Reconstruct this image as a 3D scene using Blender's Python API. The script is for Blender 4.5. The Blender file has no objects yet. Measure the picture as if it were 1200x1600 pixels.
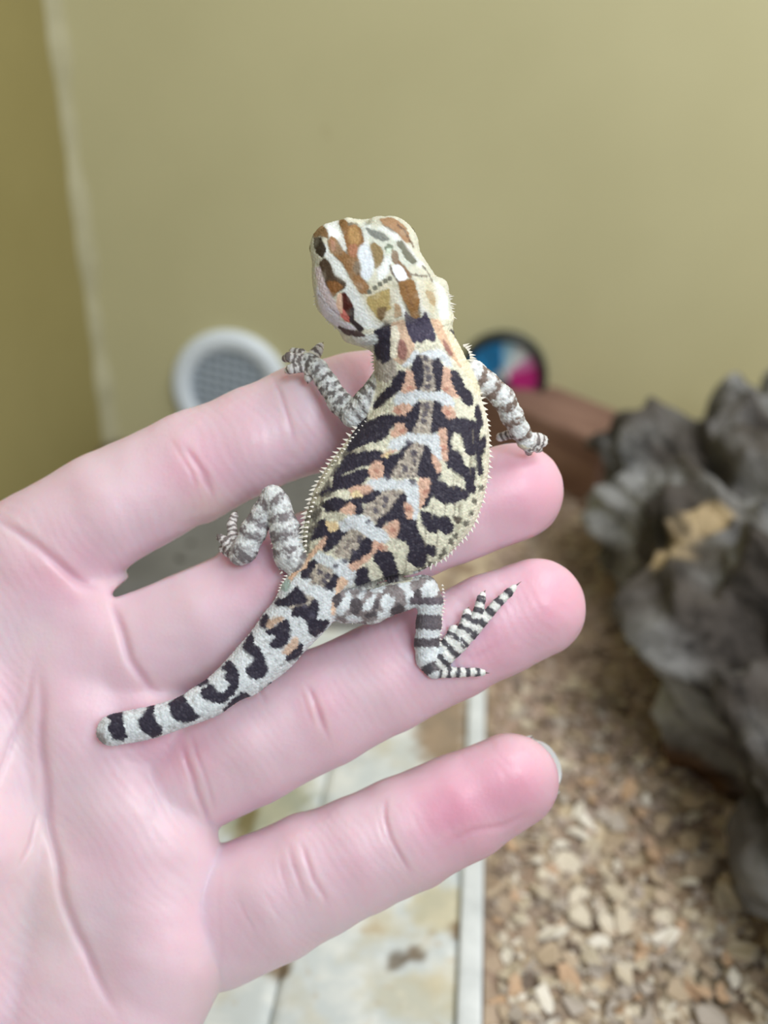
import bpy, math, random
import numpy as np
from mathutils import Vector, Matrix
R = random.Random(7)
C = bpy.context.scene.collection
scn = bpy.context.scene
# ------------------------------------------------------------------ camera
FPX = 1450.0                 # focal length in pixels of the 1200 x 1600 frame
CAM_H, PITCH, YAW = 0.2105, math.radians(25.0), math.radians(6.0)
cam_d = bpy.data.cameras.new('camera'); cam = bpy.data.objects.new('camera', cam_d); C.objects.link(cam)
cam.location = (0, 0, CAM_H); cam.rotation_euler = (math.pi/2 - PITCH, 0, YAW)
cam_d.sensor_fit = 'HORIZONTAL'; cam_d.sensor_width = 36.0; cam_d.lens = 36.0*FPX/1200.0
cam_d.clip_start = 0.005; cam_d.clip_end = 20
cam_d.dof.use_dof = True; cam_d.dof.focus_distance = 0.1335; cam_d.dof.aperture_fstop = 16.0
scn.camera = cam
# ------------------------------------------------------------------ light
scn.view_settings.view_transform = 'Standard'; scn.view_settings.look = 'None'
scn.view_settings.exposure = 0.0; scn.view_settings.gamma = 1.0; scn.view_settings.use_curve_mapping = False
w = bpy.data.worlds.new('world'); scn.world = w; w.use_nodes = True
w.node_tree.nodes['Background'].inputs[0].default_value = (0.86, 0.93, 1.0, 1)
w.node_tree.nodes['Background'].inputs[1].default_value = 0.32
def area(name, loc, aim, size, power, col):
    l = bpy.data.lights.new(name, 'AREA'); l.shape = 'RECTANGLE'; l.size, l.size_y = size; l.energy = power; l.color = col
    o = bpy.data.objects.new(name, l); C.objects.link(o); o.location = loc
    o.rotation_euler = (Vector(aim)-Vector(loc)).to_track_quat('-Z', 'Y').to_euler(); return o
area('window_light', (0.36, -0.34, 0.60), (0.04, 0.30, 0.10), (0.34, 0.34), 4.35, (0.95, 0.97, 1.0))
area('top_light', (0.30, 0.22, 0.78), (0.10, 0.34, 0.0), (0.5, 0.3), 3.2, (1.0, 0.97, 0.92))
scn.cycles.use_denoising = True
scn.cycles.max_bounces = 8

CR = Matrix.Rotation(YAW, 3, 'Z') @ Matrix.Rotation(math.pi/2-PITCH, 3, 'X')
CRn = np.array(CR); CP = np.array([0, 0, CAM_H])
D0 = 0.14; PX = D0/FPX       # one 'unit' of the close-up modelling space is about 0.1 mm
def warp(P):
    """modelling space (x, y down, height) of the close-up -> metres in the world"""
    P = np.asarray(P, float); d = D0 - P[..., 2]*PX
    L = np.stack([(P[..., 0]-600)/FPX*d, -(P[..., 1]-800)/FPX*d, -d], -1)
    return L @ CRn.T + CP
def ray(px, py):
    v = CRn @ np.array([(px-600)/FPX, -(py-800)/FPX, -1.0]); return v
def on_floor(px, py, z=0.0):
    v = ray(px, py); t = (z-CAM_H)/v[2]; return Vector(CP+v*t)
def on_y(px, py, y):
    v = ray(px, py); t = y/v[1]; return Vector(CP+v*t)
# ------------------------------------------------------------------ helpers
def tag(o, label=None, cat=None, group=None, kind=None):
    if label: o['label'] = label
    if cat: o['category'] = cat
    if group: o['group'] = group
    if kind: o['kind'] = kind
    return o
def empty(name, loc, rot=None):
    o = bpy.data.objects.new(name, None); C.objects.link(o); o.location = loc; o.empty_display_size = 0.01
    if rot is not None: o.rotation_euler = rot
    return o
def mesh_obj(name, V, F, mat, parent=None, smooth=True, origin=None, col=None, attrs=None):
    """V world coords (or parent-local when a parent is given)"""
    V = np.asarray(V, float).reshape(-1, 3)
    if origin is not None: V = V - np.array(origin)
    me = bpy.data.meshes.new(name)
    if isinstance(F, np.ndarray):
        n = len(F); k = F.shape[1]
        me.vertices.add(len(V)); me.vertices.foreach_set('co', V.astype(np.float32).ravel())
        me.loops.add(n*k); me.loops.foreach_set('vertex_index', F.astype(np.int32).ravel())
        me.polygons.add(n); me.polygons.foreach_set('loop_start', np.arange(0, n*k, k, dtype=np.int32))
        me.update(calc_edges=True)
    else:
        me.from_pydata([tuple(v) for v in V], [], [tuple(f) for f in F]); me.update()
    me.validate()
    if smooth: me.polygons.foreach_set('use_smooth', [True]*len(me.polygons))
    if col is not None:
        a = me.color_attributes.new('Col', 'FLOAT_COLOR', 'POINT')
        a.data.foreach_set('color', np.concatenate([col, np.ones((len(col), 1))], 1).astype(np.float32).ravel())
    me.materials.append(mat)
    o = bpy.data.objects.new(name, me); C.objects.link(o)
    if origin is not None: o.location = origin
    if parent is not None: o.parent = parent
    return o
def lin(c):
    c = np.asarray(c, float)/255.0
    return np.where(c <= 0.04045, c/12.92, ((c+0.055)/1.055)**2.4)
def rgba(c): return tuple(lin(c))+(1.0,)
def hash3(i, j, k, s):
    h = (i.astype(np.int64)*73856093) ^ (j.astype(np.int64)*19349663) ^ (k.astype(np.int64)*83492791) ^ (s*2654435761)
    h = (h ^ (h >> 13))*1274126177; h = (h ^ (h >> 16)) & 0xFFFFFF
    return h/float(0xFFFFFF)
def vnoise(P, scale, seed=0):
    q = np.asarray(P, float)/scale; i = np.floor(q).astype(np.int64); f = q-i; f = f*f*(3-2*f); r = 0
    for a in (0, 1):
        for b in (0, 1):
            for c in (0, 1):
                wgt = (f[:, 0] if a else 1-f[:, 0])*(f[:, 1] if b else 1-f[:, 1])*(f[:, 2] if c else 1-f[:, 2])
                r = r + wgt*hash3(i[:, 0]+a, i[:, 1]+b, i[:, 2]+c, seed)
    return r*2-1
def fbm(P, scale, seed=0, octs=4):
    r = 0; a = 1.0
    for o in range(octs): r = r+a*vnoise(P, scale, seed+o); a *= 0.5; scale *= 0.5
    return r
def box(name, lo, hi, mat, parent=None, bevel=0.0, segs=2, origin=None, rot=None):
    import bmesh
    lo = Vector(lo); hi = Vector(hi); c = (lo+hi)/2; s = hi-lo
    bm = bmesh.new(); bmesh.ops.create_cube(bm, size=1.0)
    bmesh.ops.scale(bm, vec=s, verts=bm.verts)
    if bevel: bmesh.ops.bevel(bm, geom=bm.edges[:], offset=bevel, segments=segs, affect='EDGES', profile=0.6)
    me = bpy.data.meshes.new(name); bm.to_mesh(me); bm.free(); me.materials.append(mat)
    o = bpy.data.objects.new(name, me); C.objects.link(o); o.location = c
    if rot is not None: o.rotation_euler = rot
    if parent is not None: o.parent = parent
    return o
def lathe(name, prof, mat, parent=None, n=64, loc=(0, 0, 0), rot=None):
    """profile of (radius, height) spun about local Z"""
    V = []; F = []
    for r, h in prof:
        for k in range(n):
            a = 2*math.pi*k/n; V.append((r*math.cos(a), r*math.sin(a), h))
    for i in range(len(prof)-1):
        for k in range(n):
            F.append((i*n+k, i*n+(k+1) % n, (i+1)*n+(k+1) % n, (i+1)*n+k))
    o = mesh_obj(name, V, F, mat, parent); o.location = loc
    if rot is not None: o.rotation_euler = rot
    return o
# --------------------------- node materials
class NT:
    def __init__(s, name, rough=0.6, spec=0.4):
        s.m = bpy.data.materials.new(name); s.m.use_nodes = True; s.t = s.m.node_tree; s.b = s.t.nodes['Principled BSDF']
        s.b.inputs['Roughness'].default_value = rough; s.b.inputs['Specular IOR Level'].default_value = spec
        s.tc = s.t.nodes.new('ShaderNodeTexCoord')
    def n(s, ty, **kw):
        x = s.t.nodes.new(ty)
        for k, v in kw.items():
            if k in x.inputs.keys() if isinstance(k, str) else False: x.inputs[k].default_value = v
            else: setattr(x, k, v)
        return x
    def l(s, a, b): s.t.links.new(a, b)
    def map(s, scale=(1, 1, 1), src='Object'):
        m = s.n('ShaderNodeMapping'); m.inputs['Scale'].default_value = scale; s.l(s.tc.outputs[src], m.inputs[0]); return m.outputs[0]
    def noise(s, scale, detail=4, rough=0.55, vec=None, dist=0.0):
        x = s.n('ShaderNodeTexNoise'); x.inputs['Scale'].default_value = scale; x.inputs['Detail'].default_value = detail
        x.inputs['Roughness'].default_value = rough; x.inputs['Distortion'].default_value = dist
        s.l(vec if vec is not None else s.tc.outputs['Object'], x.inputs['Vector']); return x.outputs['Fac']
    def vor(s, scale, feature='F1', vec=None, out='Distance', rand=1.0):
        x = s.n('ShaderNodeTexVoronoi'); x.feature = feature; x.inputs['Scale'].default_value = scale
        x.inputs['Randomness'].default_value = rand
        s.l(vec if vec is not None else s.tc.outputs['Object'], x.inputs['Vector']); return x.outputs[out]
    def ramp(s, fac, stops, interp='LINEAR'):
        x = s.n('ShaderNodeValToRGB'); x.color_ramp.interpolation = interp; e = x.color_ramp.elements
        while len(e) < len(stops): e.new(0.5)
        for q, (p, c) in zip(e, stops):
            q.position = p; q.color = rgba(c) if isinstance(c, (tuple, list)) else (c, c, c, 1)
        s.l(fac, x.inputs[0]); return x.outputs[0]
    def mix(s, fac, a, b, mode='MIX'):
        x = s.n('ShaderNodeMix'); x.data_type = 'RGBA'; x.blend_type = mode
        for v, i in ((fac, 0), (a, 6), (b, 7)):
            if hasattr(v, 'node'): s.l(v, x.inputs[i])
            elif i == 0: x.inputs[0].default_value = v
            else: x.inputs[i].default_value = rgba(v) if isinstance(v, (tuple, list)) else (v, v, v, 1)
        return x.outputs[2]
    def math(s, op, a, b=0.0):
        x = s.n('ShaderNodeMath'); x.operation = op
        for v, i in ((a, 0), (b, 1)):
            if hasattr(v, 'node'): s.l(v, x.inputs[i])
            else: x.inputs[i].default_value = v
        return x.outputs[0]
    def bump(s, h, strength=0.3, dist=0.001, prev=None):
        x = s.n('ShaderNodeBump'); x.inputs['Strength'].default_value = strength; x.inputs['Distance'].default_value = dist
        s.l(h, x.inputs['Height'])
        if prev is not None: s.l(prev, x.inputs['Normal'])
        s.l(x.outputs[0], s.b.inputs['Normal']); return x.outputs[0]
    def color(s, c):
        if hasattr(c, 'node'): s.l(c, s.b.inputs['Base Color'])
        else: s.b.inputs['Base Color'].default_value = rgba(c)
        return s
    def attr(s, name='Col'):
        x = s.n('ShaderNodeAttribute'); x.attribute_name = name; return x.outputs['Color']
def plain(name, c, rough=0.6, spec=0.3, nscale=None, amt=12, bump=None):
    t = NT(name, rough, spec)
    if nscale:
        f = t.noise(nscale); t.color(t.ramp(f, [(0.3, tuple(max(0, v-amt) for v in c)), (0.7, tuple(min(255, v+amt) for v in c))]))
        if bump: t.bump(f, bump[0], bump[1])
    else: t.color(c)
    return t.m
# --------------------------- signed-distance modelling (surface nets)
class Vol:
    def __init__(s, lo, hi, step):
        s.lo = np.array(lo, float); s.h = step
        s.n = (np.ceil((np.array(hi)-s.lo)/step)).astype(int)+1
        s.F = np.full(s.n, 30.0, np.float32)
    def sl(s, lo, hi):
        a = np.maximum(0, np.floor((np.array(lo)-s.lo)/s.h).astype(int)); b = np.minimum(s.n, np.ceil((np.array(hi)-s.lo)/s.h).astype(int)+1)
        if (b <= a).any(): return None
        ax = [(s.lo[i]+s.h*np.arange(a[i], b[i])).astype(np.float32) for i in range(3)]
        return (slice(a[0], b[0]), slice(a[1], b[1]), slice(a[2], b[2])), ax[0][:, None, None], ax[1][None, :, None], ax[2][None, None, :]
    def put(s, S, d, k, sub=False):
        A = s.F[S]
        if sub:
            d = -d; h = np.maximum(k-np.abs(A-d), 0)/max(k, 1e-6); s.F[S] = np.maximum(A, d)+h*h*k*0.25
        elif k > 0:
            h = np.maximum(k-np.abs(A-d), 0)/k; s.F[S] = np.minimum(A, d)-h*h*k*0.25
        else: s.F[S] = np.minimum(A, d)
    def cone(s, a, b, ra, rb, k=8.0, zs=1.0, sub=False):
        a = np.array(a, float); b = np.array(b, float); m = max(ra, rb)+k+4*s.h
        q = s.sl(np.minimum(a, b)-m, np.maximum(a, b)+m)
        if q is None: return
        S, X, Y, Z = q; v = b-a; vv = v*np.array([1, 1, zs*zs]); L = max((v*vv).sum(), 1e-6)
        t = np.clip(((X-a[0])*v[0]+(Y-a[1])*v[1]+(Z-a[2])*v[2]*zs*zs)/L, 0, 1)
        d = np.sqrt((X-a[0]-t*v[0])**2+(Y-a[1]-t*v[1])**2+((Z-a[2]-t*v[2])*zs)**2)-(ra+(rb-ra)*t)
        s.put(S, d, k, sub)
    def chain(s, pts, k=8.0, zs=1.0):
        for p, q in zip(pts, pts[1:]): s.cone(p[:3], q[:3], p[3], q[3], k, zs)
    def ell(s, c, r, k=8.0, ang=0.0, sub=False):
        c = np.array(c, float); r = np.array(r, float); m = r.max()+k+4*s.h; q = s.sl(c-m, c+m)
        if q is None: return
        S, X, Y, Z = q; ca, sa = math.cos(ang), math.sin(ang); x = X-c[0]; y = Y-c[1]
        u = x*ca+y*sa; v = -x*sa+y*ca
        d = (np.sqrt((u/r[0])**2+(v/r[1])**2+((Z-c[2])/r[2])**2)-1)*r.min()
        s.put(S, d, k, sub)
    def mesh(s):
        F = s.F; n = F.shape; ins = F < 0
        vs = np.zeros((n[0]-1, n[1]-1, n[2]-1), bool); c0 = ins[:-1, :-1, :-1]
        for a in (0, 1):
            for b in (0, 1):
                for c in (0, 1):
                    vs |= ins[a:n[0]-1+a, b:n[1]-1+b, c:n[2]-1+c] != c0
        idx = np.argwhere(vs); gid = np.full(vs.shape, -1, np.int64); gid[tuple(idx.T)] = np.arange(len(idx))
        P = np.zeros((len(idx), 3)); W = np.zeros(len(idx)); i, j, k = idx.T
        corners = [(a, b, c) for a in (0, 1) for b in (0, 1) for c in (0, 1)]
        val = {q: F[i+q[0], j+q[1], k+q[2]].astype(float) for q in corners}
        for q in corners:
            for ax in range(3):
                if q[ax] == 0:
                    r = list(q); r[ax] = 1; r = tuple(r); A, B = val[q], val[r]; cr = (A < 0) != (B < 0)
                    t = np.where(cr, A/np.where(cr, A-B, 1), 0)
                    p = np.repeat(np.array(q, float)[None], len(idx), 0); p[:, ax] = t
                    P += p*cr[:, None]; W += cr
        P = (P/W[:, None]+idx)*s.h+s.lo
        Q = []
        for ax in range(3):
            o = [0, 1, 2]; o.remove(ax); u, v = o
            A = ins.take(range(n[ax]-1), ax); B = ins.take(range(1, n[ax]), ax); e = np.argwhere(A != B)
            e = e[(e[:, u] > 0) & (e[:, v] > 0) & (e[:, u] < n[u]-1) & (e[:, v] < n[v]-1)]
            inside = ins[tuple(e.T)]; qs = []
            for du, dv in ((0, 0), (1, 0), (1, 1), (0, 1)):
                g = e.copy(); g[:, u] -= du; g[:, v] -= dv; qs.append(gid[tuple(g.T)])
            q = np.stack(qs, 1); flip = inside if ax != 1 else ~inside
            q[~flip] = q[~flip][:, ::-1]; Q.append(q)
        return P, np.concatenate(Q)
def grad_normals(P, Q):
    N = np.zeros_like(P); a = P[Q[:, 2]]-P[Q[:, 0]]; b = P[Q[:, 3]]-P[Q[:, 1]]; f = np.cross(a, b)
    for i in range(4): np.add.at(N, Q[:, i], f)
    return N/np.maximum(np.linalg.norm(N, axis=1), 1e-9)[:, None]
def relax(P, Q, it=2, lam=0.5):
    for _ in range(it):
        S = np.zeros_like(P); W = np.zeros(len(P))
        for i in range(4):
            for dj in (1, 3):
                a = Q[:, i]; b = Q[:, (i+dj) % 4]
                for c in range(3): S[:, c] += np.bincount(a, P[b, c], len(P))
                W += np.bincount(a, minlength=len(P))
        P = P+lam*(S/np.maximum(W, 1)[:, None]-P)
    return P
def seg_dist(X, Y, poly, closed=False):
    """distance in plan to a polyline, parameter along it"""
    n = len(poly); d = np.full(len(X), 1e9); T = np.zeros(len(X)); acc = 0.0
    for i in range(n if closed else n-1):
        ax_, ay = poly[i][:2]; bx, by = poly[(i+1) % n][:2]; vx, vy = bx-ax_, by-ay; L = max(vx*vx+vy*vy, 1e-9)
        t = np.clip(((X-ax_)*vx+(Y-ay)*vy)/L, 0, 1); q = np.hypot(X-ax_-t*vx, Y-ay-t*vy)
        m = q < d; d[m] = q[m]; T[m] = acc+t[m]*math.sqrt(L); acc += math.sqrt(L)
    return d, T
def in_poly(X, Y, poly):
    c = np.zeros(len(X), bool); n = len(poly); j = n-1
    for i in range(n):
        xi, yi = poly[i]; xj, yj = poly[j]
        if yi != yj: c ^= ((yi > Y) != (yj > Y)) & (X < (xj-xi)*(Y-yi)/(yj-yi)+xi)
        j = i
    return c
def smooth(e0, e1, x):
    t = np.clip((x-e0)/(e1-e0), 0, 1); return t*t*(3-2*t)
# ================================================================== the terrarium
WY = 0.54                                   # back wall
corner = on_y(163, 640, WY); WX = corner.x  # left wall
t = NT('olive_board', 0.5, 0.25)
f = t.noise(9, 3, 0.5, t.map((1, 1, 1)))
c = t.mix(t.ramp(f, [(0.3, 0.0), (0.75, 1.0)]), (186, 181, 142), (194, 189, 150))
f2 = t.noise(60, 2); sp = t.ramp(f2, [(0.74, 0.0), (0.80, 1.0)])
c = t.mix(t.math('MULTIPLY', sp, 0.35), c, (140, 120, 80)); t.color(c); t.bump(t.noise(400, 3), 0.08, 0.0004)
M_wall = t.m
t = NT('olive_board_shaded', 0.5, 0.25)  # same olive board; the left wall's shade is put into its darker colour
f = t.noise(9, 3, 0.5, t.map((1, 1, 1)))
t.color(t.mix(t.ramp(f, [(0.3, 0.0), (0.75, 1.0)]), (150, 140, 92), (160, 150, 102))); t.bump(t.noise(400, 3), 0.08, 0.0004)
M_wall_shaded = t.m
tag(box('wall_back', (WX-0.012, WY, -0.012), (0.62, WY+0.012, 0.60), M_wall), kind='structure')
tag(box('wall_left', (WX-0.012, -0.10, -0.012), (WX, WY, 0.60), M_wall_shaded), kind='structure')
tag(box('floor', (WX, -0.10, -0.012), (0.62, WY, 0.0), plain('floor_board', (118, 108, 90), 0.8, 0.2, 60)), kind='structure')
tag(box('wall_right', (0.62, -0.10, -0.012), (0.632, WY+0.012, 0.60), M_wall), kind='structure')
# wobbly bead of sealant in the corner
V = []; F = []; n = 90; m = 10
for i in range(n):
    z = 0.60*i/(n-1); r = 0.0068+0.0013*math.sin(z*60)+0.0009*math.sin(z*171+1)
    for k in range(m):
        a = -math.pi/2+math.pi/2*k/(m-1)
        V.append((WX+r*math.cos(a)*(1-0.25*math.sin(2*(a+math.pi/2))), WY+r*math.sin(a)*(1-0.25*math.sin(2*(a+math.pi/2))), z))
for i in range(n-1):
    for k in range(m-1): F.append((i*m+k, i*m+k+1, (i+1)*m+k+1, (i+1)*m+k))
tag(mesh_obj('trim_1', V, F, plain('corner_sealant', (176, 172, 142), 0.45, 0.4, 80, 8)), kind='structure')
# ---- round vent on the back wall
vc = on_y(361, 607, WY); pxm = (vc-Vector(CP)).dot(Vector(-CRn[:, 2]))/FPX
vent = empty('air_vent', (vc.x, WY, vc.z), (math.pi/2, 0, 0))
tag(vent, 'round white plastic air vent with a mesh grille on the olive back wall', 'vent')
Mv = plain('vent_plastic', (224, 234, 244), 0.35, 0.4); Rv = 93*pxm; Ri = 62*pxm
lathe('rim', [(Ri, 0.0005), (Ri, 0.0035), (Ri+0.001, 0.005), (Rv-0.004, 0.006), (Rv-0.001, 0.0045), (Rv, 0.002), (Rv, 0.0)], Mv, vent, 72)
V = [(0, 0, 0.0006)]+[(Ri*math.cos(2*math.pi*k/48), Ri*math.sin(2*math.pi*k/48), 0.0006) for k in range(48)]
mesh_obj('backing', V, [(0, 1+k, 1+(k+1) % 48) for k in range(48)], plain('vent_dark', (62, 72, 82), 0.8), vent)
Mg = plain('vent_grille', (168, 180, 192), 0.4, 0.4)
def bar(p, q, w_, z0, z1, name):
    p = Vector(p); q = Vector(q); d = (q-p).normalized(); s = Vector((-d.y, d.x, 0))*w_/2
    Vv = [(*(a+o_).xy, z) for z in (z0, z1) for a in (p, q) for o_ in (s, -s)]
    return mesh_obj(name, Vv, [(0, 1, 3, 2), (4, 6, 7, 5), (0, 2, 6, 4), (1, 5, 7, 3), (0, 4, 5, 1), (2, 3, 7, 6)], Mg, vent, smooth=False)
tilt = math.radians(-12)
for fam, pitch_, wd in ((0, 0.0052, 0.0030), (math.pi/2+0.1, 0.0056, 0.0024)):
    a = tilt+fam; d = Vector((math.cos(a), math.sin(a), 0)); s = Vector((-d.y, d.x, 0)); k = -int(Ri/pitch_)
    while k*pitch_ < Ri-0.001:
        o_ = k*pitch_; k += 1
        if Ri*Ri-o_*o_ <= 1e-6: continue
        hl = math.sqrt(Ri*Ri-o_*o_); z = 0.0022 if fam else 0.0028
        bar(s*o_-d*hl, s*o_+d*hl, wd, z-0.0012, z, 'grille_bar')
# ---- dial thermometer
dc = on_y(785, 588, WY-0.006); Rd = 66*pxm
dial = empty('dial_thermometer', (dc.x, WY, dc.z), (math.pi/2, 0, 0))
tag(dial, 'round dial gauge with black rim and blue and magenta face on the back wall', 'thermometer')
lathe('rim', [(Rd-0.0045, 0.006), (Rd-0.004, 0.0105), (Rd-0.0015, 0.0115), (Rd, 0.009), (Rd, 0.0)], plain('black_plastic', (34, 42, 42), 0.35, 0.5), dial, 64)
V = []; F = []; cols = []; nr = 14; na = 96
for i in range(nr+1):
    for k in range(na):
        a = 2*math.pi*k/na; r = (Rd-0.004)*i/nr; V.append((r*math.cos(a), r*math.sin(a), 0.006)); rr = i/nr
        deg = math.degrees(a) % 360
        base = (205, 212, 214)
        if rr > 0.16:
            if 92 < deg < 222: base = (28, 122, 178)
            elif deg > 315 or deg < 18: base = (178, 40, 118)
            elif 18 <= deg < 40: base = (196, 120, 165)
            elif 68 < deg <= 92: base = (150, 190, 208)
        if 222 <= deg <= 315 and rr > 0.1: base = (52, 58, 62)
        if rr > 0.93: base = (60, 66, 70)
        cols.append(lin(base))
for i in range(nr):
    for k in range(na): F.append((i*na+k, i*na+(k+1) % na, (i+1)*na+(k+1) % na, (i+1)*na+k))
t = NT('dial_print', 0.3, 0.4); t.color(t.attr()); mesh_obj('face', V, F, t.m, dial, col=np.array(cols))
nd = [(-0.0006, -0.004, 0.0075), (0.0006, -0.004, 0.0075), (0.0003, Rd*0.7, 0.0075), (-0.0003, Rd*0.7, 0.0075)]
nd = nd+[(x, y, z+0.0004) for x, y, z in nd]
ndl = mesh_obj('needle', nd, [(0, 1, 2, 3), (4, 5, 6, 7), (0, 1, 5, 4), (1, 2, 6, 5), (2, 3, 7, 6), (3, 0, 4, 7)], plain('needle_black', (30, 30, 34), 0.4), dial, False)
ndl.rotation_euler = (0, 0, 0.5)
# ---- brown block in front of the wall
p0 = on_floor(900, 752, 0.0); q0 = on_floor(1000, 790, 0.0)
a = on_y(800, 612, WY-0.03); 
bt = NT('brown_clay', 0.85, 0.2)
f = bt.noise(40, 5, 0.6, bt.map((0.5, 3, 3))); bt.color(bt.ramp(f, [(0.3, (112, 84, 74)), (0.55, (142, 112, 100)), (0.75, (158, 128, 114))])); bt.bump(f, 0.5, 0.002)
hb = 0.040; pA = on_floor(1004, 660, hb); pB = on_floor(966, 726, hb); pD = on_floor(850, 610, hb); ang = math.atan2(pA.y-pD.y, pA.x-pD.x)-0.12
blk = box('brown_block', (-0.085, -0.022, 0.0), (0.085, 0.022, hb), bt.m, None, 0.004, 3)
mid = (pA+pB)/2; blk.location = (mid.x-0.085*math.cos(ang), mid.y-0.085*math.sin(ang), hb/2+0.0045); blk.rotation_euler = (0, 0, ang)

tag(blk, 'reddish brown rough block lying against the back wall behind the driftwood', 'block')
# ---- grey slab at the back left
st = NT('grey_slate', 0.7, 0.3)
f = st.noise(30, 5); c = st.ramp(f, [(0.25, (104, 104, 103)), (0.75, (130, 130, 128))]); sp = st.ramp(st.noise(110, 1), [(0.68, 0.0), (0.72, 1.0)])
st.color(st.mix(sp, c, (55, 52, 50))); st.bump(f, 0.4, 0.001)
p = on_floor(590, 742, 0.012); q = on_floor(330, 960, 0.012)
V = []; F = []; nx, ny = 40, 40; x0, x1, y0, y1 = WX+0.012, on_floor(640, 800).x, on_floor(400, 975).y, WY-0.02
for j in range(ny+1):
    for i in range(nx+1):
        u = i/nx; v = j/ny; e = min(u, 1-u, v, 1-v); zz = 0.010+0.0012*math.sin(u*7+v*3)+0.0006*math.sin(u*23)*math.cos(v*19)
        V.append((x0+(x1-x0)*u+0.002*math.sin(v*14)*(1-u), y0+(y1-y0)*v+0.003*math.sin(u*11), zz*min(1, e*14+0.05)))
for j in range(ny):
    for i in range(nx):
        k = j*(nx+1)+i; F.append((k, k+1, k+nx+2, k+nx+1))
b0 = len(V); V += [(x0, y0, 0), (x1, y0, 0), (x1, y1, 0), (x0, y1, 0)]; F.append((b0+3, b0+2, b0+1, b0))
tag(mesh_obj('slate_slab', V, F, st.m), 'flat dark grey slate slab on the floor by the left wall', 'slab')
# ---- stained pale tiles with a white edging
tt = NT('stained_tile', 0.45, 0.35)
f = tt.noise(38, 5, 0.6); g = tt.noise(95, 4, 0.6); h = tt.noise(20, 2)
c = tt.mix(tt.ramp(g, [(0.42, 0.0), (0.6, 1.0)]), (204, 212, 214), (226, 230, 228))
c = tt.mix(tt.ramp(f, [(0.54, 0.0), (0.68, 0.6)]), c, (198, 188, 154))
c = tt.mix(tt.ramp(tt.noise(70, 5, 0.7), [(0.58, 0.0), (0.68, 0.7)]), c, (182, 156, 112))
c = tt.mix(tt.ramp(tt.noise(48, 2, 0.5), [(0.70, 0.0), (0.74, 1.0)]), c, (112, 92, 72))
at = tt.attr(); c = tt.mix(1.0, c, at, 'MULTIPLY'); tt.color(c); tt.bump(f, 0.15, 0.001)
ex = on_floor(722, 1350, 0.0).x
liner = empty('tile_liner', (0, 0, 0))
tag(liner, 'stained pale ceramic tiles edged with a white strip on the floor', 'tiles')
def stain(x, y):
    c = np.ones(3)
    def spot(px, py, rx, ry, col):
        o_ = on_floor(px, py, 0.004); r1 = (on_floor(px+rx, py, 0.004)-o_).length; r2 = (on_floor(px, py+ry, 0.004)-o_).length
        d = math.hypot((x-o_.x)/r1, (y-o_.y)/r2)+0.18*math.sin(x*900+1)*math.cos(y*800); return (1-min(max((d-0.8)/0.4, 0), 1)), np.array(col)
    for a_ in ((618, 1502, 15, 17, (.36, .30, .25)), (648, 1492, 16, 13, (.36, .28, .22)), (435, 1505, 22, 24, (.40, .28, .18)), (718, 1452, 16, 16, (.45, .34, .26)),
               (692, 1130, 44, 75, (.50, .36, .26)), (385, 1285, 14, 40, (.55, .45, .28)), (400, 1250, 90, 55, (.62, .60, .46)), (690, 1420, 50, 40, (.90, .80, .60)), (660, 1560, 90, 40, (.93, .86, .72))):
        w_, col = spot(*a_); c = c*(1-w_)+col*w_*c
    return c
xs = on_floor(433, 1540, 0.004).x; zt = 0.004; yb = on_floor(600, 985, zt).y
def tile(xa, xb, ya, yb_, name='tile'):
    nx, ny = max(8, int((xb-xa)/0.0016)), max(8, int((yb_-ya)/0.0016)); V = []; F = []; cols = []
    nx = min(nx, 90); ny = min(ny, 130)
    for j in range(ny+1):
        for i in range(nx+1):
            x = xa+(xb-xa)*i/nx; y = ya+(yb_-ya)*j/ny; e = min(x-xa, xb-x, y-ya, yb_-y); V.append((x, y, zt-0.0012*math.exp(-e/0.0008))); cols.append(stain(x, y))
    for j in range(ny):
        for i in range(nx): k = j*(nx+1)+i; F.append((k, k+1, k+nx+2, k+nx+1))
    b0 = len(V); ring = [i for i in range(nx+1)]+[(j*(nx+1)+nx) for j in range(1, ny+1)]+[ny*(nx+1)+i for i in range(nx-1, -1, -1)]+[j*(nx+1) for j in range(ny-1, 0, -1)]
    for r_ in ring: V.append((V[r_][0], V[r_][1], 0.0)); cols.append(np.ones(3)*0.7)
    L = len(ring)
    for k in range(L): F.append((ring[(k+1) % L], ring[k], b0+k, b0+(k+1) % L))
    return mesh_obj(name, V, F, tt.m, liner, col=np.array(cols))
ys = [-0.02, 0.085, 0.1868, yb]
ym = on_floor(500, 1330, zt).y
for xa, xb in ((WX+0.02, xs-0.0002), (xs+0.0002, ex+0.0004)):
    for ya, y2 in ((0.0, ym-0.0002), (ym+0.0002, yb)): tile(xa, xb, ya, y2)
edge = box('edging_strip', (ex, 0.0, 0.0), (ex+0.0062, yb, 0.0062), plain('white_strip', (218, 224, 226), 0.5, 0.4, 90, 16), liner, 0.0012, 2)
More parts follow.
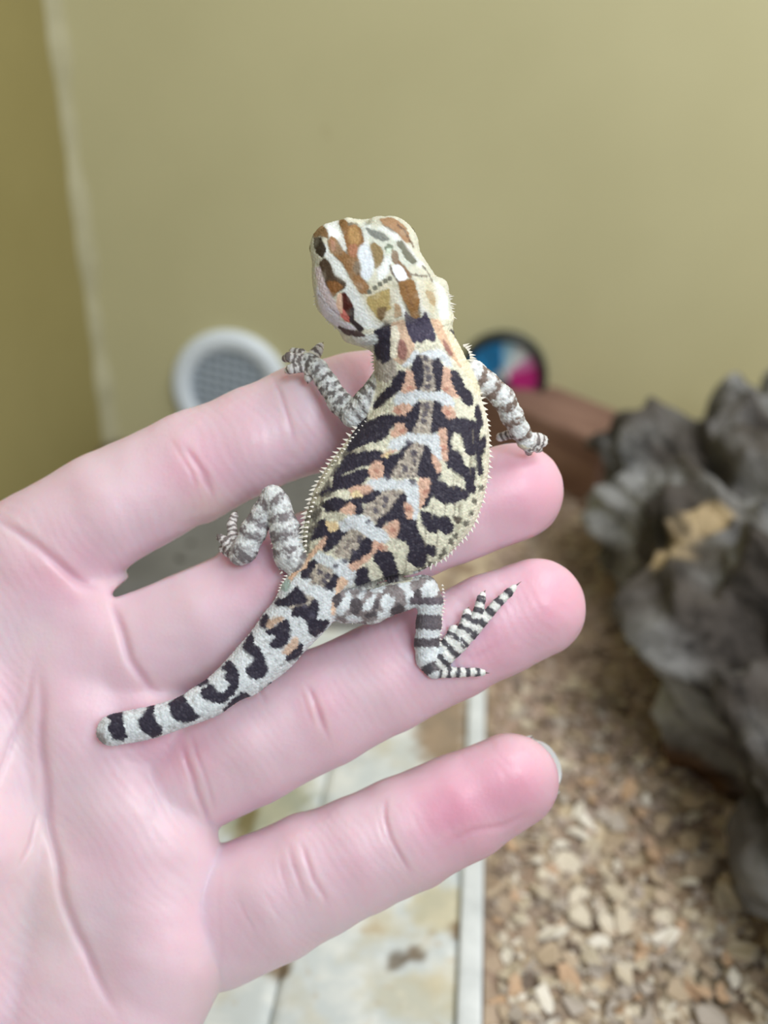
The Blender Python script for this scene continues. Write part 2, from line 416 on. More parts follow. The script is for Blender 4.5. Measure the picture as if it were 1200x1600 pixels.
# ---- bedding of wood and cork chips
bx0 = ex+0.0065
def bed_h(x, y): return 0.004+0.0025*math.sin(x*41+y*13)*math.cos(y*37)+0.0015*math.sin(x*133+2)*math.sin(y*117)+0.02*max(0, y-0.3)
V = []; F = []; nx, ny = 150, 200; X0, X1, Y0, Y1 = bx0, 0.60, -0.02, WY-0.002
for j in range(ny+1):
    for i in range(nx+1):
        x = X0+(X1-X0)*(i/nx)**1.6; y = Y0+(Y1-Y0)*j/ny; V.append((x, y, bed_h(x, y)))
Va = np.array(V); Va[:, 2] += 0.0012*fbm(Va, 0.006, 3); V = Va
for j in range(ny):
    for i in range(nx): k = j*(nx+1)+i; F.append((k, k+1, k+nx+2, k+nx+1))
bd = NT('bedding', 0.9, 0.15)
pv = bd.vor(150, out='Color'); hs = bd.n('ShaderNodeSeparateColor'); bd.l(pv, hs.inputs[0])
c = bd.ramp(hs.outputs[0], [(0.0, (138, 118, 98)), (0.35, (176, 158, 132)), (0.7, (206, 190, 162)), (1.0, (146, 130, 114))])
far = bd.ramp(bd.noise(9, 2), [(0.45, 0.0), (0.62, 0.6)]); c = bd.mix(far, c, (168, 146, 132)); bd.color(c); bd.bump(bd.vor(150), 0.5, 0.002)
bedding = mesh_obj('bedding', V, np.array(F), bd.m)
tag(bedding, 'loose cork and wood chip bedding over the floor right of the white strip', 'bedding', kind='stuff')
# strip of bedding behind the tiles
V = []; F = []; nx, ny = 50, 40
for j in range(ny+1):
    for i in range(nx+1):
        x = x1+0.001+(bx0-x1)*i/nx; y = yb+0.001+(WY-0.002-yb)*j/ny; V.append((x, y, bed_h(x, y)))
for j in range(ny):
    for i in range(nx): k = j*(nx+1)+i; F.append((k, k+1, k+nx+2, k+nx+1))
tag(mesh_obj('bedding', V, F, bd.m), 'patch of bedding between the slate slab and the brown block', 'bedding', kind='stuff')
def chip_geo(seed, s=1.0):
    r = random.Random(seed); n = r.choice((5, 6, 7)); asp = r.uniform(0.5, 0.9); V = []
    ang = sorted(2*math.pi*(k+r.uniform(-.3, .3))/n for k in range(n)); rad = [r.uniform(0.75, 1.1) for _ in ang]; h = r.uniform(0.16, 0.34)
    for z, q in ((-h/2, 0.9), (h*0.35, 1.0), (h/2, 0.82)):
        for a, rr in zip(ang, rad): V.append((s*rr*q*math.cos(a), s*rr*q*asp*math.sin(a), s*(z+0.12*math.cos(a*2+seed))))
    F = [tuple(range(n-1, -1, -1)), tuple(range(2*n, 3*n))]
    for l in (0, 1): F += [(l*n+k, l*n+(k+1) % n, (l+1)*n+(k+1) % n, (l+1)*n+k) for k in range(n)]
    return V, F
chip_cols = [(216, 206, 186), (204, 192, 170), (228, 222, 208), (186, 168, 144), (164, 148, 130), (196, 166, 136), (132, 118, 106), (178, 168, 156)]
chip_m = [plain('chip_wood_%s' % 'abcdefgh'[i], c_, 0.85, 0.2, 300, 14) for i, c_ in enumerate(chip_cols)]
protos = []
for i in range(16):
    V, F = chip_geo(i); me = bpy.data.meshes.new('wood_chip'); me.from_pydata(V, [], F); me.materials.append(chip_m[i % 8]); me.update(); protos.append(me)
def log_left(y):      # left foot line of the driftwood, as x over y
    pts = [(on_floor(px, py).y, on_floor(px, py).x) for px, py in ((1190, 1600), (1165, 1540), (1110, 1400), (1060, 1270), (1005, 1130), (985, 1030), (925, 930), (930, 860), (960, 790), (975, 760))]
    pts.sort(); return float(np.interp(y, [p_[0] for p_ in pts], [p_[1] for p_ in pts]))
cnt = 0; spots = []
while cnt < 300:
    y = R.uniform(0.10, 0.30) if cnt < 240 else R.uniform(0.30, 0.42); x = R.uniform(bx0+0.006, log_left(y)+0.004)
    if x < bx0+0.003: continue
    s = R.uniform(0.0024, 0.0052)*(1.0 if y < 0.24 else 0.7)
    if any((x-a_)**2+(y-b_)**2 < (0.55*(s+c_))**2 for a_, b_, c_ in spots): 
        if R.random() < 0.9: continue
    spots.append((x, y, s)); o = bpy.data.objects.new('wood_chip', protos[R.choice((0, 1, 2, 3, 7, 8, 9, 10, 11, 15, 5, 4)) if y < 0.25 else R.choice((1, 3, 4, 6, 7, 12, 14, 15, 9))]); C.objects.link(o)
    o.location = (x, y, bed_h(x, y)+0.0012+s*0.15); o.scale = (s, s, s); o.rotation_euler = (R.uniform(-.5, .5), R.uniform(-.5, .5), R.uniform(0, 6.28))
    tag(o, 'pale wood chip lying on the bedding beside the driftwood', 'wood chip', 'loose wood chips on the bedding'); cnt += 1
# small crumbs, beyond counting
allV = []; allF = []; allc = []; off = 0
for i in range(4200):
    y = 0.06+0.42*R.random()**1.3; x = bx0+0.002+(log_left(y)+0.012-bx0)*R.random()
    s = R.uniform(0.0014, 0.0032); V, F = chip_geo(R.randrange(16)); V = np.array(V)*s
    a, b_, c_ = R.uniform(-.7, .7), R.uniform(-.7, .7), R.uniform(0, 6.28)
    M_ = np.array(Matrix.Rotation(c_, 3, 'Z') @ Matrix.Rotation(b_, 3, 'Y') @ Matrix.Rotation(a, 3, 'X'))
    V = V@M_.T+np.array([x, y, bed_h(x, y)+0.0008]); allV.append(V); allF += [tuple(k+off for k in f_) for f_ in F]
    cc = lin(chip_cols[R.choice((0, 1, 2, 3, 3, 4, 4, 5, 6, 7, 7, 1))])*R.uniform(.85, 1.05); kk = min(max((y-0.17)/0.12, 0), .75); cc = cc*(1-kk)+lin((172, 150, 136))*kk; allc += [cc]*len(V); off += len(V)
t = NT('crumbs', 0.9, 0.15); t.color(t.attr())
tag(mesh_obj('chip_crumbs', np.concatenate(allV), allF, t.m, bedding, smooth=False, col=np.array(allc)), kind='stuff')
# ---- driftwood
lg = NT('weathered_wood', 0.85, 0.2)
at = lg.attr(); f = lg.noise(110, 8, 0.7, lg.map((1, 0.45, 1)), 0.6); c = lg.mix(1.0, at, lg.ramp(f, [(0.25, 0.45), (0.5, 0.85), (0.8, 1.0)]), 'MULTIPLY')
c = lg.mix(1.0, c, lg.ramp(lg.noise(48, 5, 0.65, lg.map((1.3, 0.5, 1.3)), 0.4), [(0.36, 0.30), (0.50, 1.0)]), 'MULTIPLY'); lg.color(c); lg.bump(f, 0.8, 0.004)
nu, nv = 420, 260; V = np.zeros((nu*nv, 3)); ys_ = np.linspace(0.06, 0.47, nu)
lx = np.array([log_left(y) for y in ys_])
kr = np.ones(9)/9; lx = np.convolve(np.pad(lx, 4, 'edge'), kr, 'valid')
th = np.linspace(0, 2*math.pi, nv, endpoint=False)
YY, TT = np.meshgrid(ys_, th, indexing='ij'); LX = np.repeat(lx[:, None], nv, 1)+0.040*smooth(0.38, 0.45, YY)-0.005+0.014*smooth(0.27, 0.20, YY)
rad = np.interp(YY, [0.06, 0.15, 0.25, 0.35, 0.42, 0.47], [0.050, 0.054, 0.060, 0.058, 0.050, 0.040]); hz = np.interp(YY, [0.06, 0.2, 0.33, 0.42, 0.47], [0.040, 0.046, 0.046, 0.050, 0.034])
cap = np.clip(np.minimum((YY-0.055)/0.02, (0.475-YY)/0.03), 0.02, 1)**0.5
P0 = np.stack([LX+rad+0.002-rad*np.cos(TT)*cap, YY, hz*(1+0.86*np.sin(TT)*cap)-0.006], -1).reshape(-1, 3)
N0 = np.stack([-np.cos(TT), 0*TT, np.sin(TT)], -1).reshape(-1, 3)
Q0 = P0*np.array([1.0, 0.75, 1.0]); dsp = 0.015*vnoise(Q0, 0.05, 11)+0.011*vnoise(Q0, 0.024, 12)+0.0065*vnoise(Q0*np.array([1.4, .5, 1.4]), 0.011, 13)+0.0036*vnoise(Q0, 0.0075, 14)+0.001*vnoise(Q0, 0.0025, 15)
hol = vnoise(Q0*np.array([1, .7, 1]), 0.030, 21)+0.4*vnoise(Q0, 0.012, 22); dsp -= 0.024*smooth(0.28, 0.5, hol); dsp -= 0.012*smooth(0.72, 0.95, 1-np.abs(vnoise(Q0*np.array([1.3, .5, 1.3]), 0.035, 27)))
dsp += 0.007*(1-np.abs(vnoise(Q0*np.array([1.8, .55, 1.8]), 0.018, 33)))**2-0.003
rid = 1-np.abs(vnoise(Q0*np.array([1.2, .6, 1.2]), 0.02, 31)); dsp += 0.004*rid**3
P1 = P0+N0*dsp[:, None]
jj, ii = np.meshgrid(np.arange(nu-1), np.arange(nv), indexing='ij'); i2 = (ii+1) % nv
Fq = np.stack([jj*nv+ii, jj*nv+i2, (jj+1)*nv+i2, (jj+1)*nv+ii], -1).reshape(-1, 4)[:, ::-1]
grey = lin((172, 173, 173)); dk = lin((96, 90, 85)); tan = lin((210, 188, 152)); brn = lin((120, 88, 62))
m1 = smooth(-0.4, 0.5, fbm(Q0, 0.03, 41))[:, None]; colr = dk*(1-m1)+grey*m1
tm = smooth(0.62, 0.78, vnoise(Q0, 0.032, 75)+0.35*vnoise(Q0, 0.012, 45))[:, None]; colr = colr*(1-tm)+tan*tm
bl = smooth(0.010, -0.004, P1[:, 2]+0.010*vnoise(Q0, 0.02, 47)-0.006)[:, None]; colr = colr*(1-bl)+brn*bl
tag(mesh_obj('driftwood', P1, Fq, lg.m, col=colr), 'big gnarled grey weathered driftwood log with hollows and tan patches', 'driftwood')
# ================================================================== the hand
def build_hand():
    v = Vol((-1110, 500, -360), (935, 2230, 300), 3.7)
    # palm: metacarpal bodies running to the wrist
    for a, b, ra, rb in (((70, 885, -112), (-480, 1340, -150), 108, 135), ((150, 1010, -118), (-500, 1420, -150), 116, 140),
                         ((215, 1150, -120), (-530, 1490, -150), 114, 140), ((222, 1300, -112), (-560, 1560, -150), 112, 135)):
        v.cone(a, b, ra, rb, 45, 1.05)
    # pad under the little finger and the heel of the hand
    v.chain([(236, 1350, -98, 104), (232, 1500, -95, 112), (170, 1640, -122, 130), (-60, 1800, -120, 160), (-480, 1760, -140, 150)], 30)
    v.chain([(95, 1130, -95, 96), (170, 1270, -98, 100), (200, 1420, -92, 96)], 30)
    v.chain([(110, 1400, -128, 128), (90, 1560, -150, 140), (20, 1740, -160, 160)], 40)
    v.chain([(150, 1600, -112, 118), (60, 1760, -120, 150)], 30)
    # ball of the thumb and the thumb, held away from the palm (outside the frame)
    v.chain([(-60, 1110, -110, 125), (-70, 1330, -98, 150), (-95, 1560, -135, 160), (-200, 1720, -110, 165), (-420, 1640, -130, 150)], 20)
    v.chain([(-240, 1330, -110, 150), (-330, 1080, -80, 120), (-350, 880, -60, 96), (-330, 700, -50, 88), (-300, 600, -40, 76)], 30)
    # forearm
    v.chain([(-560, 1560, -150, 160), (-730, 1790, -60, 166), (-880, 2020, 100, 172)], 60)
    # fingers
    v.chain([(40, 880, -110, 104), (160, 800, -92, 92), (300, 730, -80, 87), (390, 690, -78, 82), (475, 655, -82, 84), (560, 628, -104, 78), (640, 603, -142, 68)], 10)
    v.chain([(200, 1015, -110, 106), (320, 965, -92, 96), (430, 915, -82, 93), (540, 865, -78, 86), (640, 822, -76, 84), (720, 795, -76, 80), (804, 768, -82, 77)], 8)
    v.chain([(280, 1215, -108, 98), (390, 1160, -90, 97), (500, 1108, -80, 93), (600, 1060, -78, 87), (700, 1012, -78, 85), (770, 978, -80, 82), (838, 950, -86, 78)], 8)
    v.chain([(330, 1440, -135, 112), (420, 1403, -112, 105), (490, 1368, -100, 99), (560, 1337, -96, 93), (635, 1303, -94, 92), (720, 1262, -92, 86), (797, 1221, -96, 76)], 6)
    for z_ in range(-300, 60, 16): v.cone((180, 928, z_), (320, 848, z_), 8, 27, 7, sub=True)      # the gap between forefinger and middle finger
    P, Q = v.mesh(); P = relax(P, Q, 2)
    N = grad_normals(P, Q); X, Y = P[:, 0], P[:, 1]; up = smooth(0.0, 0.4, N[:, 2])
    disp = np.zeros(len(P)); red = np.zeros(len(P)); pale = np.zeros(len(P))
    # (polyline, depth, width, redness)
    creases = [([(62, 1000), (63, 1100), (68, 1200), (78, 1290), (95, 1385), (120, 1460), (150, 1520), (178, 1575), (200, 1620)], 15, 13, 1.0),
        ([(-20, 800), (40, 840), (90, 880), (130, 912), (165, 930)], 13, 12, .7), ([(168, 925), (185, 975), (205, 1030), (235, 1075), (262, 1098)], 13, 11, .7),
        ([(285, 1150), (292, 1190), (305, 1235), (330, 1285), (345, 1305)], 10, 8, .7), ([(300, 1140), (312, 1190), (328, 1240), (340, 1280)], 4, 5, .4),
        ([(60, 1010), (40, 1100), (10, 1180), (-30, 1260)], 6, 10, .4), ([(60, 1265), (45, 1320), (20, 1360)], 5, 7, .3),
        ([(283, 690), (300, 715), (318, 742), (332, 768), (336, 790)], 8, 9, .9), ([(262, 680), (282, 712), (300, 742), (312, 775)], 4, 6, .3),
        ([(420, 583), (436, 612), (448, 640), (458, 672), (462, 700)], 6, 6, .6),
        ([(478, 1062), (488, 1090), (498, 1118), (512, 1152)], 7, 7, .8), ([(494, 1100), (508, 1135), (520, 1165)], 3, 5, .4), ([(468, 1072), (476, 1100), (492, 1140)], 2.5, 5, .3),
        ([(688, 955), (700, 990), (712, 1030), (722, 1060)], 5, 6, .5), ([(430, 850), (445, 885), (455, 920)], 5, 7, .5), ([(395, 1045), (405, 1075), (415, 1110)], 3, 6, .2),
        ([(600, 1238), (603, 1275), (612, 1310), (628, 1345), (648, 1376)], 8, 7, .8), ([(592, 1262), (598, 1300), (615, 1340), (632, 1368)], 3, 5, .2),
        ([(470, 1303), (476, 1340), (488, 1372), (508, 1400), (520, 1430)], 6, 7, .5), ([(450, 1318), (455, 1350), (470, 1385), (490, 1420)], 5, 6, .3), ([(432, 1335), (440, 1370), (458, 1405)], 3, 5, .2),
        ([(372, 1400), (385, 1430), (402, 1462)], 2.5, 5, .1), ([(412, 1390), (430, 1420), (452, 1450)], 2.5, 5, .1),
        ([(690, 1320), (740, 1298), (790, 1290), (830, 1268)], 4, 8, .4), ([(705, 1010), (740, 1030), (790, 1000)], 2, 8, .2), ([(345, 1330), (346, 1400), (346, 1480), (346, 1560)], 0, 5, 0.3)]
    for pl, dp, wd, rd in creases:
        d, T_ = seg_dist(X+2*np.sin(Y*.05), Y, pl); L_ = T_.max(); tp = smooth(0, .3*L_, T_)*smooth(L_, .7*L_, T_); g = np.exp(-(d/wd)**2)*up; dp *= 0.45; wd *= 0.60; g = np.exp(-(d/wd)**2)*up*tp; disp -= dp*g; red += rd*np.exp(-(d/(wd*1.2))**2)*up*tp
        pale += 0.35*np.exp(-((d-2.4*wd)/wd)**2)*up*min(rd, .6)
    # soft mounds of the palm and pads of the finger segments
    for cx, cy, rx, ry, ang, amp in ((150, 1110, 90, 60, -.5, 6), (190, 1330, 80, 150, -.1, 7), (90, 950, 70, 60, 0, 7), (190, 790, 75, 45, -.45, 7), (390, 690, 50, 40, -.4, 6), (810, 765, 60, 50, -.4, 8),
            (850, 945, 52, 50, -.4, 8), (600, 1060, 60, 42, -.4, 6), (395, 1160, 60, 42, -.4, 6), (805, 1215, 52, 46, -.5, 9), (560, 1330, 40, 45, -.4, 4), (410, 1405, 45, 50, -.4, 4), (310, 955, 60, 45, -.4, 6), (-60, 1350, 100, 160, .2, 10)):
        ca, sa = math.cos(ang), math.sin(ang); u = (X-cx)*ca+(Y-cy)*sa; w_ = -(X-cx)*sa+(Y-cy)*ca
        disp += amp*np.exp(-(u/rx)**2-(w_/ry)**2)*up
    disp += 1.5*vnoise(P, 55, 5)+0.7*vnoise(P, 22, 6)
    lines = np.sin((X*0.82-Y*0.57+14*vnoise(P, 60, 8))*0.42); disp += 0.2*lines*up*smooth(0.0, 0.6, vnoise(P, 120, 9)+0.4)
    P = P+N*disp[:, None]; N = grad_normals(P, Q)
    # skin pigment: rosier fingertips, joints and crease lines, paler pads
    tip = np.zeros(len(P))
    for cx, cy, r in ((640, 600, 100), (835, 755, 90), (870, 935, 95), (815, 1225, 85), (-310, 620, 110)): tip = np.maximum(tip, np.exp(-(((X-cx)**2+(Y-cy)**2)/r**2)))
    joint = np.zeros(len(P))
    for cx, cy, r in ((300, 735, 60), (690, 1020, 70), (720, 1305, 85), (500, 1100, 50), (110, 905, 70), (680, 1260, 60), (225, 1130, 60), (430, 900, 60), (760, 1010, 60), (290, 1180, 50)): joint += np.exp(-(((X-cx)**2+(Y-cy)**2)/r**2))
    mot = 0.5+0.5*fbm(P, 90, 50, 3); base = lin((226, 202, 212)); rose = lin((218, 152, 176)); crs = lin((188, 124, 134)); yel = lin((226, 208, 198))
    k = np.clip(0.08+0.58*tip+0.35*joint+0.22*(mot-0.5), 0, 1)[:, None]; col = base*(1-k)+rose*k
    k = np.clip(0.26*red, 0, 0.35)[:, None]; col = col*(1-k)+crs*k
    py = np.exp(-(((X-330)/60)**2+((Y-800)/35)**2))+np.exp(-(((X-60)/60)**2+((Y-1420)/150)**2))*.6+np.clip(pale, 0, .5); k = np.clip(0.5*py, 0, .7)[:, None]; col = col*(1-k)+yel*k
    t = NT('skin', 0.42, 0.4)
    # real skin scatters light: 1 to 3 mm
    t.b.inputs['Subsurface Weight'].default_value = 0.9; t.b.inputs['Subsurface Radius'].default_value = (1.0, 0.30, 0.20); t.b.inputs['Subsurface Scale'].default_value = 0.0048
    t.color(t.attr()); n1 = t.bump(t.vor(1500, out='Distance', vec=t.map((1, 0.6, 1))), 0.10, 0.0002); t.bump(t.noise(900, 3), 0.10, 0.0002, n1)
    org = warp(np.array([[150, 1200, -100.0]]))[0]
    hand = mesh_obj('hand', warp(P), Q, t.m, origin=org, col=col)
    tag(hand, 'open bare hand with pale pink skin, palm up, carrying the young lizard on its fingers', 'hand')
    # nails on the far side of the fingertips; the little finger's shows past its tip
    nm = NT('nail', 0.25, 0.5); nm.b.inputs['Subsurface Weight'].default_value = 0.3; nm.b.inputs['Subsurface Scale'].default_value = 0.001
    nm.color(nm.attr())
    def nail(c, ang, r, ln, zc, over):
        nu_, nv_ = 15, 17; V = []; F = []; cols = []
        for s_ in (0, 1):
            for i in range(nu_):
                u = i/(nu_-1)
                for j in range(nv_):
                    a = (j/(nv_-1)-0.5)*2; w_ = 1.15*(1-0.28*max(0, u-0.72)/0.28*abs(a)**2); th_ = a*w_
                    al = -ln*(1-u)+over*(math.sqrt(max(0, 1-(a*0.9)**2)) if u == 1 else u*0.9)*(u > 0.5)
                    rr = r*(1.02-0.10*u) - (4.0 if s_ else 0)
                    lat = rr*math.sin(th_)*0.92; z = zc-rr*math.cos(th_)+(u-0.3)**2*12
                    V.append((c[0]+al*math.cos(ang)-lat*math.sin(ang), c[1]+al*math.sin(ang)+lat*math.cos(ang), z)); cols.append(lin((186, 190, 190)) if u > 0.82 else lin((226, 178, 178)))
        m = nu_*nv_
        for s_ in (0, 1):
            for i in range(nu_-1):
                for j in range(nv_-1):
                    k_ = s_*m+i*nv_+j; q = (k_, k_+1, k_+nv_+1, k_+nv_); F.append(q if s_ else q[::-1])
        rim_ = [i for i in range(nv_)]+[i*nv_+nv_-1 for i in range(1, nu_)]+[(nu_-1)*nv_+j for j in range(nv_-2, -1, -1)]+[i*nv_ for i in range(nu_-2, 0, -1)]
        for a_, b_ in zip(rim_, rim_[1:]+rim_[:1]): F.append((a_, b_, b_+m, a_+m))
        o = mesh_obj('fingernail', warp(np.array(V)), F, nm.m, None, col=np.array(cols), origin=org); o.location = (0, 0, 0); o.parent = hand
    nail((797, 1221), -0.46, 74, 95, -98, 83)
    for c_, a_, r_, z_ in (((838, 950), -.4, 78, -86), ((804, 768), -.35, 77, -82), ((640, 603), -.35, 68, -142), ((-300, 600), -1.4, 76, -40)): nail(c_, a_, r_, 90, z_, 62)
    return hand
hand = build_hand()
# ================================================================== the lizard
def catmull(A, m):
    A = np.array(A, float); n = len(A); out = []
    Pd = np.vstack([2*A[0]-A[1], A, 2*A[-1]-A[-2]])
    for i in range(n-1):
        p0, p1, p2, p3 = Pd[i:i+4]
        for k in range(m):
            t = k/m; out.append(0.5*((2*p1)+(p2-p0)*t+(2*p0-5*p1+4*p2-p3)*t*t+(3*p1-p0-3*p2+p3)*t**3))
    out.append(A[-1]); return np.array(out)
def blur2(A, k):
    for _ in range(k):
        B = np.pad(A, 1, 'edge'); A = (B[:-2, 1:-1]+B[2:, 1:-1]+B[1:-1, :-2]+B[1:-1, 2:]+4*B[1:-1, 1:-1])/8
    return A
def inflate(v, outline, st, grow=0.0):
    """solid body from its plan outline and stations (x, y, middle height, half height, half width) along its axis"""
    A = np.array([p for p in outline], float); Pd = np.vstack([A[-1], A, A[0], A[1]]); O = []
    for i in range(len(A)):
        p0, p1, p2, p3 = Pd[i:i+4]
        for t in (0, .34, .67): O.append(tuple(0.5*((2*p1)+(p2-p0)*t+(2*p0-5*p1+4*p2-p3)*t*t+(3*p1-p0-3*p2+p3)*t**3)))
    gx = v.lo[0]+v.h*np.arange(v.n[0]); gy = v.lo[1]+v.h*np.arange(v.n[1]); X, Y = [q.ravel() for q in np.meshgrid(gx, gy, indexing='ij')]
    O_ = np.array(O); near = (X > O_[:, 0].min()-16) & (X < O_[:, 0].max()+16) & (Y > O_[:, 1].min()-16) & (Y < O_[:, 1].max()+16)
    D = np.full(len(X), 40.0); d, _ = seg_dist(X[near], Y[near], O, True); D[near] = np.where(in_poly(X[near], Y[near], O), -d, d)-grow
    S = catmull(st, 8); _, T = seg_dist(X, Y, [tuple(q[:2]) for q in S]); cum = np.r_[0, np.cumsum(np.hypot(*np.diff(S[:, :2], axis=0).T))]
    sh = (v.n[0], v.n[1]); D = D.reshape(sh); zc, hh, ww = [blur2(np.interp(T, cum, S[:, k]).reshape(sh), 12)[:, :, None] for k in (2, 3, 4)]
    Ds = blur2(D, 5)[:, :, None]; a = np.clip(1+Ds/ww, 0, None); Z = (v.lo[2]+v.h*np.arange(v.n[2]))[None, None, :]
    r = (a**2.2+(np.abs(Z-zc)/hh)**2.1)**(1/2.15); v.put((slice(None), slice(None), slice(None)), ((r-1)*np.minimum(ww, hh)).astype(np.float32), 0)
BODY_OUT = [(590, 500), (586, 530), (584, 560), (586, 590), (588, 615), (582, 638), (567, 658), (550, 678), (534, 700), (511, 730), (491, 766), (477, 806), (472, 840), (471, 868), (455, 893), (440, 912), (430, 936), (409, 962), (396, 982), (365, 1018), (345, 1040), (322, 1062), (300, 1075), (282, 1088), (240, 1102), (200, 1110), (168, 1118), (154, 1130), (150, 1146), (158, 1160), (172, 1166), (200, 1162), (235, 1155), (270, 1144), (300, 1133), (340, 1118), (362, 1103), (380, 1092), (400, 1085), (430, 1062), (453, 1044), (480, 1014), (500, 994), (520, 972), (534, 945), (556, 924), (600, 907), (650, 896), (668, 886), (690, 875), (712, 855), (735, 828), (750, 796), (762, 745), (765, 700), (761, 655), (751, 620), (740, 588), (728, 560), (716, 535), (703, 510), (698, 495)]
BODY_ST = [(648, 490, 86, 36, 53), (655, 545, 78, 42, 66), (663, 590, 70, 44, 72), (668, 640, 61, 47, 84), (658, 700, 56, 50, 106), (625, 770, 54, 50, 126), (590, 850, 50, 47, 112), (540, 890, 44, 40, 72), (478, 945, 36, 34, 48), (430, 1008, 28, 31, 41), (375, 1060, 26, 28, 34), (325, 1094, 25, 26, 28), (270, 1118, 25, 24, 24), (220, 1133, 25, 22, 24), (165, 1141, 24, 20, 23)]
HEAD_OUT = [(502, 353), (493, 370), (490, 400), (488, 430), (492, 460), (504, 486), (520, 504), (540, 518), (556, 532), (572, 539), (588, 532), (600, 524), (650, 525), (696, 518), (702, 500), (700, 476), (692, 452), (682, 432), (669, 414), (657, 397), (649, 382), (640, 362), (625, 349), (602, 342), (580, 344), (566, 350), (546, 345), (522, 347)]
HEAD_ST = [(645, 525, 84, 34, 58), (606, 480, 92, 42, 90), (585, 430, 94, 44, 88), (570, 388, 88, 40, 76), (566, 352, 74, 30, 60)]
BODY = [(590, 500, 698, 495), (588, 615, 751, 620), (491, 766, 762, 745), (471, 868, 668, 886), (430, 936, 520, 972)]
ARM_L = [(600, 600, 58, 24), (575, 628, 52, 21), (552, 648, 44, 19), (530, 628, 30, 18), (512, 600, 16, 16), (496, 576, 6, 15), (482, 568, -2, 13)]
ARM_R = [(738, 585, 52, 24), (762, 600, 46, 18), (786, 622, 38, 18), (800, 650, 24, 17), (812, 672, 10, 15), (824, 686, 0, 12)]
LEG_L = [(478, 880, 34, 27), (454, 868, 34, 25), (446, 830, 34, 23), (434, 788, 30, 19), (426, 776, 26, 17), (412, 800, 20, 17), (396, 830, 16, 20), (382, 860, 14, 19), (374, 868, 8, 16)]
LEG_R = [(540, 948, 36, 26), (580, 946, 36, 28), (625, 930, 36, 25), (662, 922, 34, 22), (672, 940, 30, 19), (670, 975, 22, 19), (667, 1005, 16, 19), (668, 1030, 14, 17), (676, 1044, 12, 13)]
TOES = [[(676, 1042, 12, 13), (695, 1025, 12, 13), (718, 1004, 14, 12), (735, 990, 15, 9), (755, 968, 15, 7.5), (775, 945, 14, 6.5), (795, 926, 12, 5.5), (803, 918, 9, 4)],
        [(718, 1000, 15, 9), (738, 978, 17, 7.5), (747, 955, 17, 6.5), (752, 936, 14, 6), (754, 930, 11, 4.5)],
        [(705, 1008, 15, 9), (722, 986, 18, 7.5), (729, 968, 18, 6.5), (730, 957, 13, 5.5)],
        [(690, 1018, 15, 9), (704, 996, 17, 7), (709, 984, 14, 6.5)],
        [(678, 1048, 10, 11), (700, 1050, 7, 7.5), (722, 1051, 6, 6.2), (742, 1050, 4, 5.5), (754, 1051, 2, 4.5)]]
HTOES_L = [[(482, 568, -4, 12), (466, 562, -4, 7.5), (452, 558, -6, 6.5), (446, 560, -12, 5)], [(482, 570, -4, 11), (468, 574, 0, 7), (456, 576, 0, 6.5), (450, 579, -6, 5)], [(484, 572, -2, 11), (484, 584, 2, 7), (482, 590, 2, 6)],
           [(486, 562, -8, 11), (496, 548, -12, 7), (500, 541, -18, 5)], [(480, 562, -8, 10), (470, 552, -14, 6), (458, 549, -20, 5)]]
HTOES_R = [[(824, 688, 0, 11), (838, 690, -4, 7), (848, 692, -12, 6)], [(822, 690, 0, 11), (836, 698, -6, 6.5), (842, 702, -16, 5)], [(820, 690, 0, 11), (826, 700, -4, 6.5), (826, 706, -14, 5)], [(815, 680, 0, 9), (798, 678, -4, 6), (782, 683, -12, 6)], [(826, 686, -2, 10), (842, 684, -8, 6), (850, 686, -16, 5)]]
FTOES_L = [[(374, 866, 6, 13), (362, 858, 2, 8), (352, 846, 0, 6), (344, 840, -4, 5)], [(370, 860, 4, 11), (364, 840, -4, 7), (362, 820, -14, 6), (366, 806, -22, 5)], [(372, 866, 2, 11), (358, 862, -6, 7), (348, 858, -12, 5.5)]]
